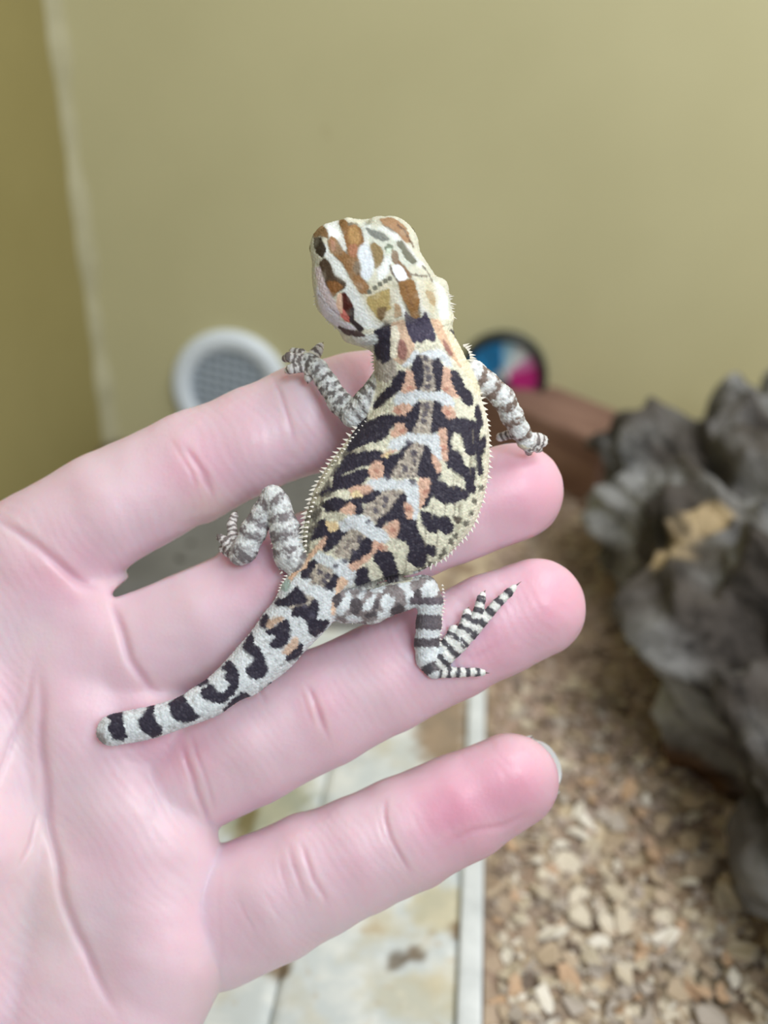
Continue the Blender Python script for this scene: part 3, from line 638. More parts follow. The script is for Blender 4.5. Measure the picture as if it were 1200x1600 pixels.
def build_lizard():
    step = 1.75
    v = Vol((135, 325, -45), (875, 1185, 150), step)
    inflate(v, BODY_OUT, BODY_ST)
    h = Vol((470, 325, -10), (730, 570, 150), step)
    inflate(h, HEAD_OUT, HEAD_ST)
    h.ell((560, 376, 66), (44, 30, 26), 14); h.ell((590, 430, 112), (62, 80, 24), 16, -0.35)
    h.ell((503, 384, 92), (17, 26, 22), 8, 0.1); h.ell((512, 378, 108), (12, 26, 12), 10, 0.1)       # eye bulge and brow
    h.ell((626, 366, 88), (20, 34, 24), 8, -0.75); h.ell((616, 372, 106), (14, 30, 12), 10, -0.75)
    h.cone((545, 350, 92), (560, 450, 126), 8, 9, 14); h.cone((590, 350, 92), (625, 440, 128), 9, 9, 14)
    h.cone((512, 474, 84), (552, 514, 80), 16, 16, 10); h.cone((548, 522, 74), (580, 530, 72), 14, 16, 8)  # jowl
    h.cone((688, 448, 84), (694, 488, 84), 13, 13, 8)
    h.cone((534, 470, 106), (606, 492, 116), 10, 9, 12)
    h.ell((541, 479, 106), (8, 19, 18), 5, -0.35, sub=True)                                            # ear opening
    # blend the head into the neck
    i0 = np.round((h.lo-v.lo)/step).astype(int); S = tuple(slice(max(0, a), max(0, a)+n) for a, n in zip(i0, h.n))
    n_ = [min(h.n[i], v.n[i]-i0[i]) for i in range(3)]; S = tuple(slice(i0[i], i0[i]+n_[i]) for i in range(3)); v.put(S, h.F[:n_[0], :n_[1], :n_[2]], 12)
    for ch in (ARM_L, ARM_R, LEG_L, LEG_R): v.chain(ch, 7)
    for ch in TOES+HTOES_L+HTOES_R+FTOES_L: v.chain([(a, b, c, r*1.15+0.4) for a, b, c, r in ch], 2.5)
    P, Q = v.mesh(); P = relax(P, Q, 2, 0.5); N = grad_normals(P, Q)
    X, Y, Z = P.T; n = len(P)
    # keeled, granular scales in relief
    cs = 4.7; uu = (X*0.80+Y*0.60)/cs; vv = (-X*0.60+Y*0.80)/(cs*0.86); vi = np.floor(vv); ui = np.floor(uu+0.5*(vi % 2)); zi = np.zeros(n, int)
    c1 = hash3(ui.astype(int), vi.astype(int), zi, 3); c2 = hash3(ui.astype(int), vi.astype(int), zi, 4); c3 = hash3(ui.astype(int), vi.astype(int), zi, 5)
    cu = (ui+0.5-0.5*(vi % 2)+0.3*(c1-.5))*cs; cv = (vi+0.5+0.3*(c2-.5))*cs*0.86; CX = cu*0.80-cv*0.60; CY = cu*0.60+cv*0.80
    rr = np.hypot(X-CX, Y-CY); hd = smooth(520, 500, Y+0.22*(X-600))
    P = P+N*(((0.75-0.15*hd)*(np.exp(-(rr/1.9)**2)-.35)+(0.5-.2*hd)*vnoise(P, 4.2, 71)))[:, None]
    dg, _ = seg_dist(X, Y, [(536, 927), (570, 918), (600, 908), (640, 900), (668, 892)]); P = P-N*(5*np.exp(-(dg/4)**2)*(N[:, 2] > 0))[:, None]
    # ----- pigment
    W = (216, 222, 225); K = (50, 46, 60); CR_ = (224, 222, 200); O = (214, 176, 154); G = (164, 154, 142); B = (138, 102, 62); D = (78, 62, 48)
    col = np.repeat(lin(CR_)[None], n, 0)
    lum = vnoise(P, 9, 5)
    def blend(m, c):
        nonlocal col
        c = lin(c) if not isinstance(c, np.ndarray) else c; col = col*(1-m[:, None])+c*m[:, None]
    head = smooth(520, 500, Y+0.22*(X-600)); tailm = smooth(905, 960, Y+0.45*(X-560)*-1*0)
    blend(smooth(880, 950, Y+0.3*(560-X)), W); blend(head*0.92, (208, 208, 190))
    blend(smooth(30, 5, Z)*(np.abs(N[:, 2]) < 2)*smooth(-0.2, -0.6, N[:, 2]), (214, 206, 190))
    # jitter that makes patch borders ragged at the size of a scale
    jx = 0.65*(CX-X)+1.4*(c1-.5)+1.3*vnoise(P, 10, 82); jy = 0.65*(CY-Y)+1.4*(c2-.5)+1.3*vnoise(P, 10, 84)
    XJ, YJ = X+jx, Y+jy
    def rnd(pts):
        p = np.array(pts, float); q = np.roll(p, -1, 0); return np.stack([p*.86+q*.14, p*.14+q*.86], 1).reshape(-1, 2)
    def patch(c, *pts, soft=1.8, a=1.0, j=1.0, mask=None, grow=1.2):
        nonlocal col
        p = rnd(pts); m = (X > p[:, 0].min()-9) & (X < p[:, 0].max()+9) & (Y > p[:, 1].min()-9) & (Y < p[:, 1].max()+9)
        if mask is not None: m &= mask
        grow = 2.3 if c == K and grow == 1.2 else (.3 if c == O else grow); ix = np.nonzero(m)[0]
        if not len(ix): return
        x = X[ix]+jx[ix]*j; y = Y[ix]+jy[ix]*j; d, _ = seg_dist(x, y, [tuple(q) for q in p], True); d = np.where(in_poly(x, y, [tuple(q) for q in p]), -d, d)-grow
        al = smooth(soft, -soft, d)*a; col[ix] = col[ix]*(1-al[:, None])+lin(c)*al[:, None]
    def stripe(c, w_, *pts, a=1.0, soft=1.2):
        p = np.array(pts, float); m = (X > p[:, 0].min()-w_-6) & (X < p[:, 0].max()+w_+6) & (Y > p[:, 1].min()-w_-6) & (Y < p[:, 1].max()+w_+6); ix = np.nonzero(m)[0]
        if not len(ix): return
        d, _ = seg_dist(X[ix]+jx[ix]*.6, Y[ix]+jy[ix]*.6, [tuple(q) for q in p]); al = smooth(w_+soft, w_-soft, d)*a; col[ix] = col[ix]*(1-al[:, None])+lin(c)*al[:, None]
    # which limb a vertex belongs to
    def limb(ch, extra=6):
        A = np.array(ch, float); best = np.full(n, 1e9); T = np.zeros(n); acc = 0
        lo = A[:, :2].min(0)-40; hi = A[:, :2].max(0)+40; ix = np.nonzero((X > lo[0]) & (X < hi[0]) & (Y > lo[1]) & (Y < hi[1]))[0]; p = P[ix]; bb = np.full(len(ix), 1e9); tt_ = np.zeros(len(ix))
        for a, b in zip(A, A[1:]):
            d = b[:3]-a[:3]; L = np.linalg.norm(d); t_ = np.clip((p-a[:3])@d/L/L, 0, 1); q = np.linalg.norm(p-a[:3]-t_[:, None]*d, axis=1)-(a[3]+(b[3]-a[3])*t_); m = q < bb; bb[m] = q[m]; tt_[m] = acc+t_[m]*L; acc += L
        best[ix] = bb; T[ix] = tt_; return best, T
    limbs = {}
    body_dist = np.full(n, 1e9)
    outl = BODY_OUT
    inb = in_poly(X, Y, outl)
    for nm, ch in (('al', ARM_L), ('ar', ARM_R), ('ll', LEG_L), ('lr', LEG_R)): limbs[nm] = limb(ch)
    # --- flanks and back, left side
    patch((178, 170, 158), (586, 562), (612, 556), (620, 580), (606, 600), (588, 590))
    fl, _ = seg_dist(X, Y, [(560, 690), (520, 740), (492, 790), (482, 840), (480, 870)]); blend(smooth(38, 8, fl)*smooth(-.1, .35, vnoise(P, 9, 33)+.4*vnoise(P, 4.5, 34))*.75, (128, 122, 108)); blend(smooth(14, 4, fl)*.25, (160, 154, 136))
    blend(smooth(.15, .5, vnoise(P*np.array([1, .45, 1]), 7, 36))*smooth(690, 720, X)*smooth(900, 880, Y)*smooth(660, 690, Y)*.55, (168, 164, 140))
    blend(smooth(9, 4, seg_dist(X, Y, [(546, 702), (526, 738), (508, 768), (496, 800), (488, 840)])[0])*smooth(-.3, .2, vnoise(P, 10, 38)+.5*(c1-.5))*.8, (84, 80, 78))  # dark mottles inside the left fringe, with the body's edge shading painted in
    blend(inb*smooth(.80, .97, c2)*smooth(700, 680, X)*.35, (110, 104, 96))
    # tan saddle running down the spine
    patch(G, (652, 552), (684, 552), (690, 590), (682, 612), (652, 612), soft=3)
    patch(G, (648, 628), (688, 628), (682, 676), (640, 678), soft=4)
    patch(G, (640, 690), (668, 694), (664, 730), (652, 746), (606, 746), (616, 722), soft=4)
    patch(G, (590, 766), (630, 764), (632, 790), (596, 818), (574, 812), (566, 800), soft=4)
    patch(G, (540, 828), (570, 812), (592, 826), (580, 855), (548, 872), (520, 868), soft=4)
    patch(G, (486, 878), (530, 890), (528, 915), (500, 918), (474, 905), soft=4)
    patch(G, (462, 925), (500, 936), (488, 968), (450, 948), soft=4)
    gm = np.zeros(n)
    for p_ in ([(652, 552), (684, 552), (690, 590), (682, 612), (652, 612)], [(648, 628), (688, 628), (682, 676), (640, 678)], [(640, 690), (668, 694), (664, 730), (652, 746), (606, 746), (616, 722)], [(590, 766), (630, 764), (632, 790), (596, 818), (574, 812), (566, 800)], [(540, 828), (570, 812), (592, 826), (580, 855), (548, 872), (520, 868)], [(486, 878), (530, 890), (528, 915), (500, 918), (474, 905)], [(462, 925), (500, 936), (488, 968), (450, 948)]): gm = np.maximum(gm, in_poly(X, Y, p_)*1.0)
    blend(gm*smooth(.35, .75, c1)*.55, (208, 198, 182)); blend(gm*smooth(.3, .05, c1)*.6, (92, 84, 88))
    # dark chevrons, left
    patch(K, (590, 510), (600, 503), (612, 509), (614, 525), (612, 542), (608, 560), (600, 566), (590, 560), (585, 545), (586, 524))
    patch(K, (623, 582), (631, 580), (634, 588), (630, 600), (622, 610), (612, 618), (600, 627), (588, 638), (583, 638), (588, 627), (600, 612), (612, 604), (616, 592))
    patch(K, (650, 555), (656, 556), (661, 570), (660, 590), (657, 608), (650, 608), (648, 595), (643, 585), (645, 572), (649, 562))
    patch(K, (680, 553), (684, 556), (687, 567), (692, 580), (694, 588), (690, 600), (686, 610), (682, 607), (680, 592), (678, 578), (677, 565))
    patch(K, (548, 700), (556, 680), (572, 664), (590, 654), (600, 650), (620, 651), (636, 647), (645, 638), (650, 624), (655, 630), (653, 650), (646, 668), (640, 680), (634, 676), (628, 666), (622, 660), (612, 666), (604, 680), (590, 688), (575, 692), (562, 697))
    patch(K, (541, 702), (549, 690), (552, 672), (566, 648), (572, 640), (572, 662), (560, 680), (556, 695), (548, 705))
    patch(K, (532, 730), (540, 714), (560, 708), (575, 708), (590, 704), (600, 712), (602, 720), (588, 722), (572, 726), (555, 731), (542, 736))
    patch(K, (520, 750), (528, 732), (533, 728), (540, 732), (530, 748), (524, 760))
    patch(K, (520, 764), (526, 750), (545, 742), (558, 735), (572, 735), (580, 737), (568, 752), (558, 760), (545, 763), (526, 764))
    patch(K, (500, 772), (516, 763), (520, 768), (506, 774))
    patch(K, (507, 790), (512, 781), (524, 778), (534, 781), (546, 783), (560, 778), (576, 768), (590, 760), (600, 762), (590, 774), (580, 783), (568, 785), (554, 790), (542, 789), (530, 797), (520, 799), (510, 798))
    patch(K, (553, 790), (562, 786), (566, 796), (562, 804), (554, 806))
    patch(K, (486, 845), (491, 834), (497, 815), (508, 814), (512, 828), (520, 832), (530, 825), (543, 816), (542, 828), (532, 840), (525, 850), (516, 858), (506, 862), (509, 850), (511, 838), (500, 838))
    patch(K, (640, 687), (632, 698), (626, 708), (612, 712), (600, 718), (597, 735), (601, 752), (606, 748), (612, 735), (622, 720), (634, 702), (642, 692))
    for p_ in ((478, 812, 5, 3), (484, 828, 6, 3), (490, 806, 6, 4), (482, 842, 4, 6), (496, 800, 5, 3), (480, 860, 4, 6), (474, 846, 2, 5), (502, 788, 5, 2), (492, 822, 4, 3), (512, 772, 6, 2)):
        x, y, a, b = p_; patch((96, 92, 84), (x-a, y+b), (x-a*.3, y-b), (x+a, y-b), (x+a*.4, y+b), a=.85)
    # right
    patch(K, (706, 579), (713, 580), (720, 592), (726, 606), (733, 612), (738, 622), (738, 631), (730, 632), (724, 625), (715, 615), (709, 603), (705, 590))
    patch(K, (705, 516), (716, 526), (728, 537), (732, 546), (722, 546), (712, 538), (706, 528))
    patch(K, (684, 627), (690, 634), (693, 648), (702, 655), (722, 654), (735, 658), (746, 662), (744, 636), (751, 634), (753, 660), (746, 680), (749, 688), (752, 690), (757, 680), (758, 692), (755, 706), (750, 712), (742, 704), (740, 712), (732, 710), (728, 700), (726, 688), (720, 676), (710, 672), (706, 676), (704, 692), (704, 704), (714, 706), (720, 715), (725, 727), (733, 732), (742, 730), (743, 745), (738, 760), (731, 757), (726, 746), (714, 738), (700, 728), (697, 720), (698, 690), (699, 667), (688, 668), (681, 672), (678, 678), (674, 672), (679, 658), (676, 645), (680, 633))
    patch(K, (744, 702), (748, 702), (753, 740), (750, 744), (746, 725))
    patch(K, (665, 697), (672, 695), (674, 708), (676, 720), (682, 732), (690, 740), (684, 746), (680, 762), (672, 780), (664, 793), (661, 790), (669, 770), (672, 752), (660, 747), (652, 740), (656, 728), (660, 715), (665, 708))
    patch(K, (680, 754), (690, 752), (700, 762), (715, 763), (728, 767), (730, 776), (720, 783), (710, 785), (696, 787), (684, 780), (677, 770))
    patch(K, (729, 744), (738, 744), (742, 767), (738, 770), (730, 767))
    patch(K, (657, 798), (662, 800), (674, 803), (684, 810), (690, 812), (686, 826), (680, 832), (670, 828), (662, 818))
    patch(K, (692, 806), (700, 808), (702, 815), (708, 823), (704, 832), (697, 834), (690, 828), (688, 818))
    patch((92, 84, 76), (708, 806), (720, 810), (716, 818), (709, 813))
    patch(K, (632, 770), (637, 775), (634, 788), (633, 805), (640, 810), (648, 812), (650, 824), (656, 838), (662, 850), (667, 862), (664, 878), (660, 886), (652, 886), (645, 880), (636, 874), (641, 862), (640, 852), (634, 845), (624, 842), (619, 838), (623, 825), (622, 814), (610, 812), (602, 816), (595, 826), (588, 822), (592, 814), (602, 808), (610, 798), (620, 786), (627, 776))
    patch(K, (575, 840), (583, 844), (580, 860), (572, 868), (565, 875), (553, 880), (546, 878), (552, 868), (560, 858), (566, 848))
    patch(K, (586, 865), (592, 860), (605, 861), (613, 868), (616, 882), (622, 894), (625, 903), (612, 906), (602, 905), (598, 892), (592, 880), (584, 876))
    patch(K, (557, 896), (565, 888), (575, 887), (572, 898), (578, 908), (570, 915), (560, 917), (555, 908))
    patch(K, (665, 855), (672, 852), (682, 858), (678, 867), (668, 865))
    patch(K, (474, 904), (472, 892), (479, 884), (488, 877), (495, 870), (497, 876), (490, 886), (484, 896), (480, 904))
    patch(K, (525, 896), (531, 897), (530, 908), (526, 916), (516, 923), (508, 921), (510, 914), (518, 908))
    patch(K, (432, 947), (430, 940), (442, 933), (455, 924), (465, 914), (470, 926), (480, 938), (470, 942), (458, 944), (445, 946))
    patch(K, (490, 938), (498, 937), (497, 952), (492, 966), (502, 972), (514, 970), (506, 984), (494, 993), (484, 990), (482, 972), (470, 962), (458, 962), (460, 950), (475, 950), (484, 950))
    # rump and tail
    patch(K, (440, 973), (451, 968), (452, 990), (448, 1003), (440, 1012), (430, 1012), (423, 1008), (428, 1000), (433, 990), (420, 991), (418, 986), (430, 980))
    patch(K, (415, 960), (420, 972), (416, 982), (407, 979), (410, 966)); patch(K, (473, 1006), (471, 1020), (460, 1030), (450, 1034), (449, 1022), (455, 1014), (465, 1010))
    patch(K, (380, 1012), (386, 1000), (394, 990), (395, 1008), (404, 1014), (410, 1024), (413, 1036), (418, 1047), (412, 1056), (400, 1060), (390, 1056), (387, 1045), (398, 1036), (396, 1026), (388, 1018))
    patch(K, (402, 1088), (412, 1080), (424, 1066), (430, 1068), (418, 1084), (408, 1092), soft=2)
    patch(K, (346, 1044), (358, 1032), (366, 1042), (372, 1052), (372, 1064), (368, 1080), (358, 1090), (348, 1096), (336, 1096), (324, 1092), (315, 1087), (318, 1077), (328, 1070), (334, 1075), (338, 1084), (350, 1084), (357, 1078), (360, 1068), (353, 1058), (356, 1050))
    patch(K, (350, 1112), (358, 1100), (370, 1090), (382, 1082), (390, 1090), (376, 1099), (362, 1108)); patch(K, (306, 1070), (322, 1058), (324, 1066), (312, 1072))
    patch(K, (266, 1100), (272, 1092), (284, 1082), (290, 1094), (297, 1106), (304, 1116), (312, 1119), (300, 1126), (285, 1128), (275, 1123), (268, 1114))
    patch(K, (217, 1125), (225, 1118), (230, 1108), (240, 1100), (238, 1115), (243, 1128), (252, 1140), (250, 1149), (240, 1152), (228, 1146), (220, 1138))
    patch(K, (167, 1118), (192, 1108), (190, 1125), (193, 1140), (197, 1150), (190, 1157), (178, 1153), (173, 1141), (168, 1135), (177, 1127))
    patch((150, 148, 146), (150, 1145), (160, 1146), (166, 1160), (158, 1170), (148, 1165), soft=3)
    # white chevrons over the spine
    patch(W, (620, 545), (632, 558), (645, 548), (660, 552), (672, 548), (690, 546), (702, 560), (708, 572), (696, 572), (686, 556), (678, 560), (660, 553), (650, 554), (644, 566), (632, 574), (622, 566))
    patch(W, (616, 622), (624, 612), (640, 612), (655, 611), (672, 614), (690, 611), (704, 618), (710, 632), (700, 640), (692, 634), (686, 626), (670, 624), (652, 624), (645, 633), (630, 636), (618, 632))
    patch(W, (606, 700), (612, 688), (630, 681), (640, 677), (655, 680), (672, 680), (684, 677), (690, 700), (692, 714), (686, 722), (676, 708), (672, 694), (660, 692), (640, 690), (630, 697), (616, 706))
    patch(W, (570, 760), (580, 748), (600, 745), (620, 751), (640, 748), (652, 756), (658, 775), (654, 795), (648, 812), (640, 806), (637, 790), (638, 772), (628, 762), (612, 764), (596, 766), (584, 764))
    patch(W, (530, 818), (545, 806), (562, 806), (575, 808), (588, 824), (598, 828), (610, 840), (600, 850), (584, 846), (572, 834), (560, 828), (545, 826), (534, 830))
    patch(W, (488, 872), (498, 862), (512, 868), (524, 876), (536, 872), (548, 884), (556, 898), (550, 915), (536, 908), (528, 896), (512, 884), (500, 878))
    patch(W, (440, 912), (455, 900), (470, 905), (485, 905), (478, 918), (470, 922), (464, 912), (452, 924), (442, 934), (434, 930)); patch(W, (484, 918), (500, 916), (512, 924), (524, 930), (532, 946), (526, 962), (512, 966), (500, 955), (499, 938), (488, 930))
    # orange-tan edges of the chevrons
    patch(O, (635, 574), (645, 582), (647, 597), (651, 606), (645, 613), (632, 613), (624, 612), (632, 600), (635, 588)); patch(O, (617, 634), (630, 629), (643, 634), (640, 643), (630, 649), (617, 648), (614, 641))
    patch(O, (692, 574), (704, 576), (705, 590), (708, 604), (713, 616), (718, 624), (706, 620), (694, 612), (689, 602), (694, 588)); patch(O, (691, 634), (704, 634), (710, 644), (714, 653), (700, 654), (692, 646))
    patch(O, (609, 676), (620, 662), (629, 660), (635, 672), (637, 677), (625, 681), (612, 684)); patch(O, (596, 712), (604, 704), (618, 703), (622, 703), (612, 709), (604, 714), (598, 714))
    patch((226, 208, 160), (598, 712), (606, 708), (612, 708), (603, 714), soft=2)
    patch(O, (687, 669), (698, 668), (699, 695), (699, 712), (697, 723), (690, 716), (690, 700), (688, 688), (684, 676)); patch(O, (675, 708), (680, 712), (688, 722), (690, 735), (684, 739), (678, 728), (674, 718))
    patch(O, (578, 728), (588, 720), (597, 722), (600, 742), (590, 750), (580, 746), (576, 738)); patch(O, (545, 765), (562, 758), (574, 757), (584, 764), (570, 772), (556, 778), (547, 776)); patch((226, 208, 165), (548, 770), (560, 768), (566, 774), (554, 779), soft=2)
    patch(O, (652, 750), (662, 747), (673, 749), (671, 764), (665, 780), (661, 790), (656, 796), (655, 775), (654, 762)); patch(O, (632, 787), (641, 786), (646, 800), (645, 809), (637, 811), (631, 800))
    patch(O, (597, 824), (609, 815), (617, 813), (625, 816), (622, 830), (618, 841), (608, 838), (604, 830)); patch(O, (530, 799), (546, 785), (554, 789), (554, 803), (545, 805), (535, 802)); patch((228, 204, 160), (510, 818), (520, 815), (532, 822), (520, 832), (513, 826), soft=2)
    patch(O, (583, 844), (592, 848), (606, 854), (602, 861), (590, 859), (582, 868), (575, 876), (565, 882), (558, 892), (548, 890), (544, 882), (560, 877), (570, 870), (580, 862))
    patch(O, (498, 848), (506, 840), (511, 838), (508, 852), (504, 860), (496, 858)); patch((226, 192, 165), (528, 908), (536, 902), (544, 910), (534, 922), (528, 940), (524, 960), (518, 962), (520, 940), (526, 922)); 
    stripe((226, 190, 162), 3.5, (497, 855), (482, 872), (476, 884), (464, 892), (454, 902), (448, 914)); patch((190, 164, 144), (420, 968), (436, 964), (444, 966), (432, 974), (420, 982), (417, 976))
    patch((206, 178, 158), (460, 994), (467, 1002), (462, 1012), (450, 1022), (442, 1022), (440, 1018), (452, 1006)); patch((170, 190, 182), (443, 908), (452, 906), (452, 918), (446, 924), (440, 920), soft=2)
    for x, y in ((622, 642), (698, 645), (628, 672), (637, 796), (614, 828), (594, 856), (692, 700), (664, 768), (587, 736), (640, 606), (696, 608)): patch((176, 112, 96), (x-3, y-2), (x+3, y-3), (x+4, y+2), (x-2, y+3), soft=2, a=.6)
    stripe((70, 64, 70), 1.2, (536, 927), (570, 918), (600, 908), (640, 900), a=.8); stripe((232, 232, 226), 1.6, (545, 930), (575, 921), (604, 912), (628, 905), a=.8)
    # dark beads down the spine
    for x, y, a in ((665, 560, 3), (668, 575, 3), (669, 590, 4), (667, 604, 3), (666, 634, 4), (664, 646, 3), (662, 658, 4), (646, 708, 4), (634, 732, 4), (648, 720, 2), (603, 779, 4), (587, 798, 4), (606, 745, 3), (644, 753, 4), (638, 692, 3), (562, 842, 4), (552, 862, 3), (600, 790, 2), (540, 876, 3), (512, 900, 4), (500, 894, 3), (506, 908, 3), (524, 884, 3), (476, 948, 3), (488, 960, 3), (575, 815, 2)): patch((72, 68, 84), (x-a*.8, y-a), (x+a*.8, y-a), (x+a, y+a), (x-a*.7, y+a*1.2), soft=2, a=.85)
    # thin dark lines between the pale bars of the right flank
    for x, y, l in ((709, 742, 22), (722, 742, 24), (676, 790, 20), (696, 786, 22), (710, 787, 24), (718, 788, 18), (665, 828, 26), (684, 832, 20), (736, 712, 28), (672, 745, 4), (634, 876, 22), (652, 850, 0), (740, 672, 20)):
        if l: stripe((120, 112, 100), 1.0, (x, y), (x-1, y+l), a=.7)
    # dorsal row and fringe: pale
    d, _ = seg_dist(X, Y, [(748, 616), (760, 652), (765, 690), (762, 740), (748, 790), (722, 850), (690, 890)]); m = smooth(7, 3, d)*(X > 600)*inb; blend(m*.9, (232, 226, 208))
    for x, y in ((752, 762), (742, 784), (736, 802), (728, 818), (712, 838), (704, 846), (694, 862), (688, 870), (672, 882), (664, 890), (655, 897)): patch((70, 66, 60), (x-3, y-3), (x+3, y-4), (x+3, y+3), (x-3, y+3), a=.85)
    # neck markings
    K2 = (66, 60, 80)
    # --- limbs
    for nm, (d, T) in limbs.items():
        far = smooth(30, 60, T) if nm in ('al', 'ar') else smooth(20, 45, T); on = (d < 4)*1.0
        gate = on*(1-inb*1.0)
        if nm in ('lr',): gate = (d < 14)*smooth(922, 930, Y+0.16*(X-540)+smooth(640, 660, X)*60)*smooth(520, 530, X)
        if nm == 'll': gate = on*smooth(474, 466, X+0.55*(Y-890)*1.0)
        if nm == 'ar': gate = on*smooth(742, 750, X-0.36*(Y-600))
        if nm == 'al': gate = on*smooth(592, 586, X+0.5*(Y-600)*0.6)
        ph = T+(2.2 if nm == 'al' else 6.0)*vnoise(P, 17, 90)+2.0*vnoise(P, 6, 91)+5.0*(c1-.5)
        per = {'al': 17, 'ar': 30, 'll': 27, 'lr': 38}[nm]; s = np.sin(2*math.pi*(ph+{'al': 2, 'ar': 10, 'll': 14, 'lr': 6}[nm])/per)
        grey = lin({'al': (112, 108, 108), 'ar': (122, 106, 98), 'll': (124, 118, 120), 'lr': (104, 98, 102)}[nm]); white = lin((218, 222, 222))
        k_ = smooth(-0.6, 0.5, s+0.7*vnoise(P, 10, 97))[:, None]; cc = grey*(1-k_)+white*k_
        sp_ = smooth(0.62, 0.85, c2)[:, None]; cc = cc*(1-.5*sp_)+white*.5*sp_; sp_ = smooth(0.30, 0.12, c2)[:, None]; cc = cc*(1-.45*sp_)+grey*.45*sp_; col = col*(1-gate[:, None])+cc*gate[:, None]
    dkl = (92, 86, 92)
    if True:    # hind leg on the ring finger: patches and bands as they lie on it
        lm = (limbs['lr'][0] < 14) & (Y+0.16*(X-540) > 925) | (X > 655) & (limbs['lr'][0] < 14)
        patch((134, 124, 124), (528, 930), (560, 922), (600, 908), (640, 900), (668, 905), (690, 920), (690, 945), (650, 948), (600, 966), (560, 975), (526, 970), mask=lm & (Y > 900), a=.9)
        for p_ in ([(536, 938), (548, 925), (552, 935), (545, 950), (530, 962), (525, 955)], [(567, 948), (575, 935), (588, 930), (582, 945), (575, 954), (567, 954)], [(597, 932), (606, 929), (618, 937), (612, 948), (605, 957), (596, 946)],
                   [(584, 914), (598, 904), (603, 913), (598, 925), (588, 926), (578, 921)], [(628, 904), (638, 902), (641, 920), (646, 932), (640, 942), (634, 938), (633, 924), (624, 915)], [(659, 920), (668, 908), (680, 908), (685, 922), (678, 935), (662, 934)], [(560, 928), (572, 920), (568, 932), (560, 938)], [(540, 962), (556, 962), (566, 970), (545, 974)], [(590, 958), (608, 956), (612, 964), (592, 968)], [(634, 944), (646, 942), (646, 950), (634, 952)]): patch(W, *p_, mask=lm)
        for p_ in ([(520, 930), (531, 924), (534, 935), (528, 948), (522, 946)], [(550, 938), (560, 934), (566, 945), (558, 960), (549, 956)], [(584, 940), (593, 934), (591, 950), (582, 953)], [(612, 950), (626, 945), (634, 952), (622, 960), (612, 958)], [(646, 926), (656, 918), (656, 940), (648, 944)], [(570, 962), (586, 955), (588, 962), (574, 968)]): patch((84, 78, 82), *p_, mask=lm)
        for y0, y1, c_, sl in ((934, 946, (100, 92, 100), 0), (946, 960, W, 0), (960, 985, (98, 92, 98), .05), (985, 1003, W, 0), (1003, 1027, (86, 80, 86), -.15), (1027, 1036, W, -.5)):
            patch(c_, (640, y0-sl*(640-668)), (700, y0+sl*(700-668)), (700, y1+sl*32), (640, y1-sl*28), mask=lm & (Y > 928), soft=1.5)
        patch(W, (648, 1020), (655, 1020), (668, 1036), (664, 1044), (654, 1034), mask=lm); stripe(W, 5, (655, 1036), (688, 1017)); patch((84, 82, 88), (658, 1042), (672, 1036), (676, 1048), (672, 1058), (660, 1056))
        patch(W, (668, 1058), (684, 1048), (691, 1056), (684, 1064), (672, 1066))
        for ti, ch in enumerate(TOES):
            d, T = limb(ch); on = (d < 3.2)*((limbs['lr'][0] > 2.0) | (T > 14)); L = T.max()
            ph = T+1.0*vnoise(P, 5, 96)+2.2*(c1-.5); per = (21, 17, 17, 16, 15)[ti]; s = np.sin(2*math.pi*(L-ph)/per+1.2); k_ = smooth(-.5, .4, s+.3*vnoise(P, 5, 98))[:, None]; cc = lin((78, 76, 82))*(1-k_)+lin((224, 226, 222))*k_; g = (on*smooth(4, 10, T))[:, None]; col = col*(1-g)+cc*g
    for chs in (HTOES_L, HTOES_R, FTOES_L):
        for ch in chs:
            d, T = limb(ch); on = (d < 3)*smooth(6, 12, T); s = np.sin(T*0.75+vnoise(P, 6, 7)+2*(c1-.5)); k_ = smooth(-.3, .3, s)[:, None]; cc = lin((120, 112, 110))*(1-k_)+lin((216, 214, 212))*k_; col = col*(1-on[:, None])+cc*on[:, None]
    # --- head
    nb = dict(j=.45, soft=1.1)
    patch((205, 176, 150), (612, 505), (630, 500), (640, 520), (648, 545), (636, 560), (628, 570), (614, 560), (612, 530), **nb); patch((232, 226, 205), (612, 512), (620, 508), (624, 530), (618, 560), (610, 556), **nb)
    patch((224, 190, 160), (672, 498), (686, 500), (700, 525), (722, 548), (730, 572), (718, 572), (700, 548), (688, 532), **nb); patch((232, 224, 196), (692, 512), (706, 520), (722, 548), (738, 580), (752, 616), (746, 618), (732, 590), (716, 560), (704, 535), **nb)
    patch((140, 92, 88), (624, 530), (631, 533), (636, 548), (632, 562), (624, 560), (621, 546), soft=2, j=.4, a=.85); patch((140, 92, 88), (692, 530), (700, 540), (708, 556), (703, 556), (696, 546), soft=2, j=.4, a=.85)
    hp = ([(494, 356), (503, 352), (509, 360), (512, 371), (506, 369), (499, 366), (493, 373), (490, 364)], [(530, 342), (544, 350), (556, 350), (565, 362), (568, 379), (558, 402), (564, 420), (568, 439), (576, 448), (574, 458), (564, 459), (540, 418), (514, 386), (513, 375), (525, 375), (538, 396), (544, 390), (537, 362)],
          [(579, 384), (585, 380), (598, 393), (598, 404), (588, 419), (582, 400)], [(499, 412), (508, 404), (522, 432), (541, 444), (520, 463), (502, 426)], [(594, 342), (626, 348), (642, 378), (624, 366), (600, 350)], [(572, 356), (600, 366), (608, 374), (588, 371)], [(619, 380), (627, 377), (650, 408), (645, 412), (629, 390)], [(623, 440), (645, 437), (654, 475), (654, 496), (645, 499), (632, 470)], [(600, 455), (609, 465), (610, 482), (595, 500), (573, 470)], [(617, 475), (627, 492), (617, 496)], [(666, 454), (680, 470), (671, 470)])
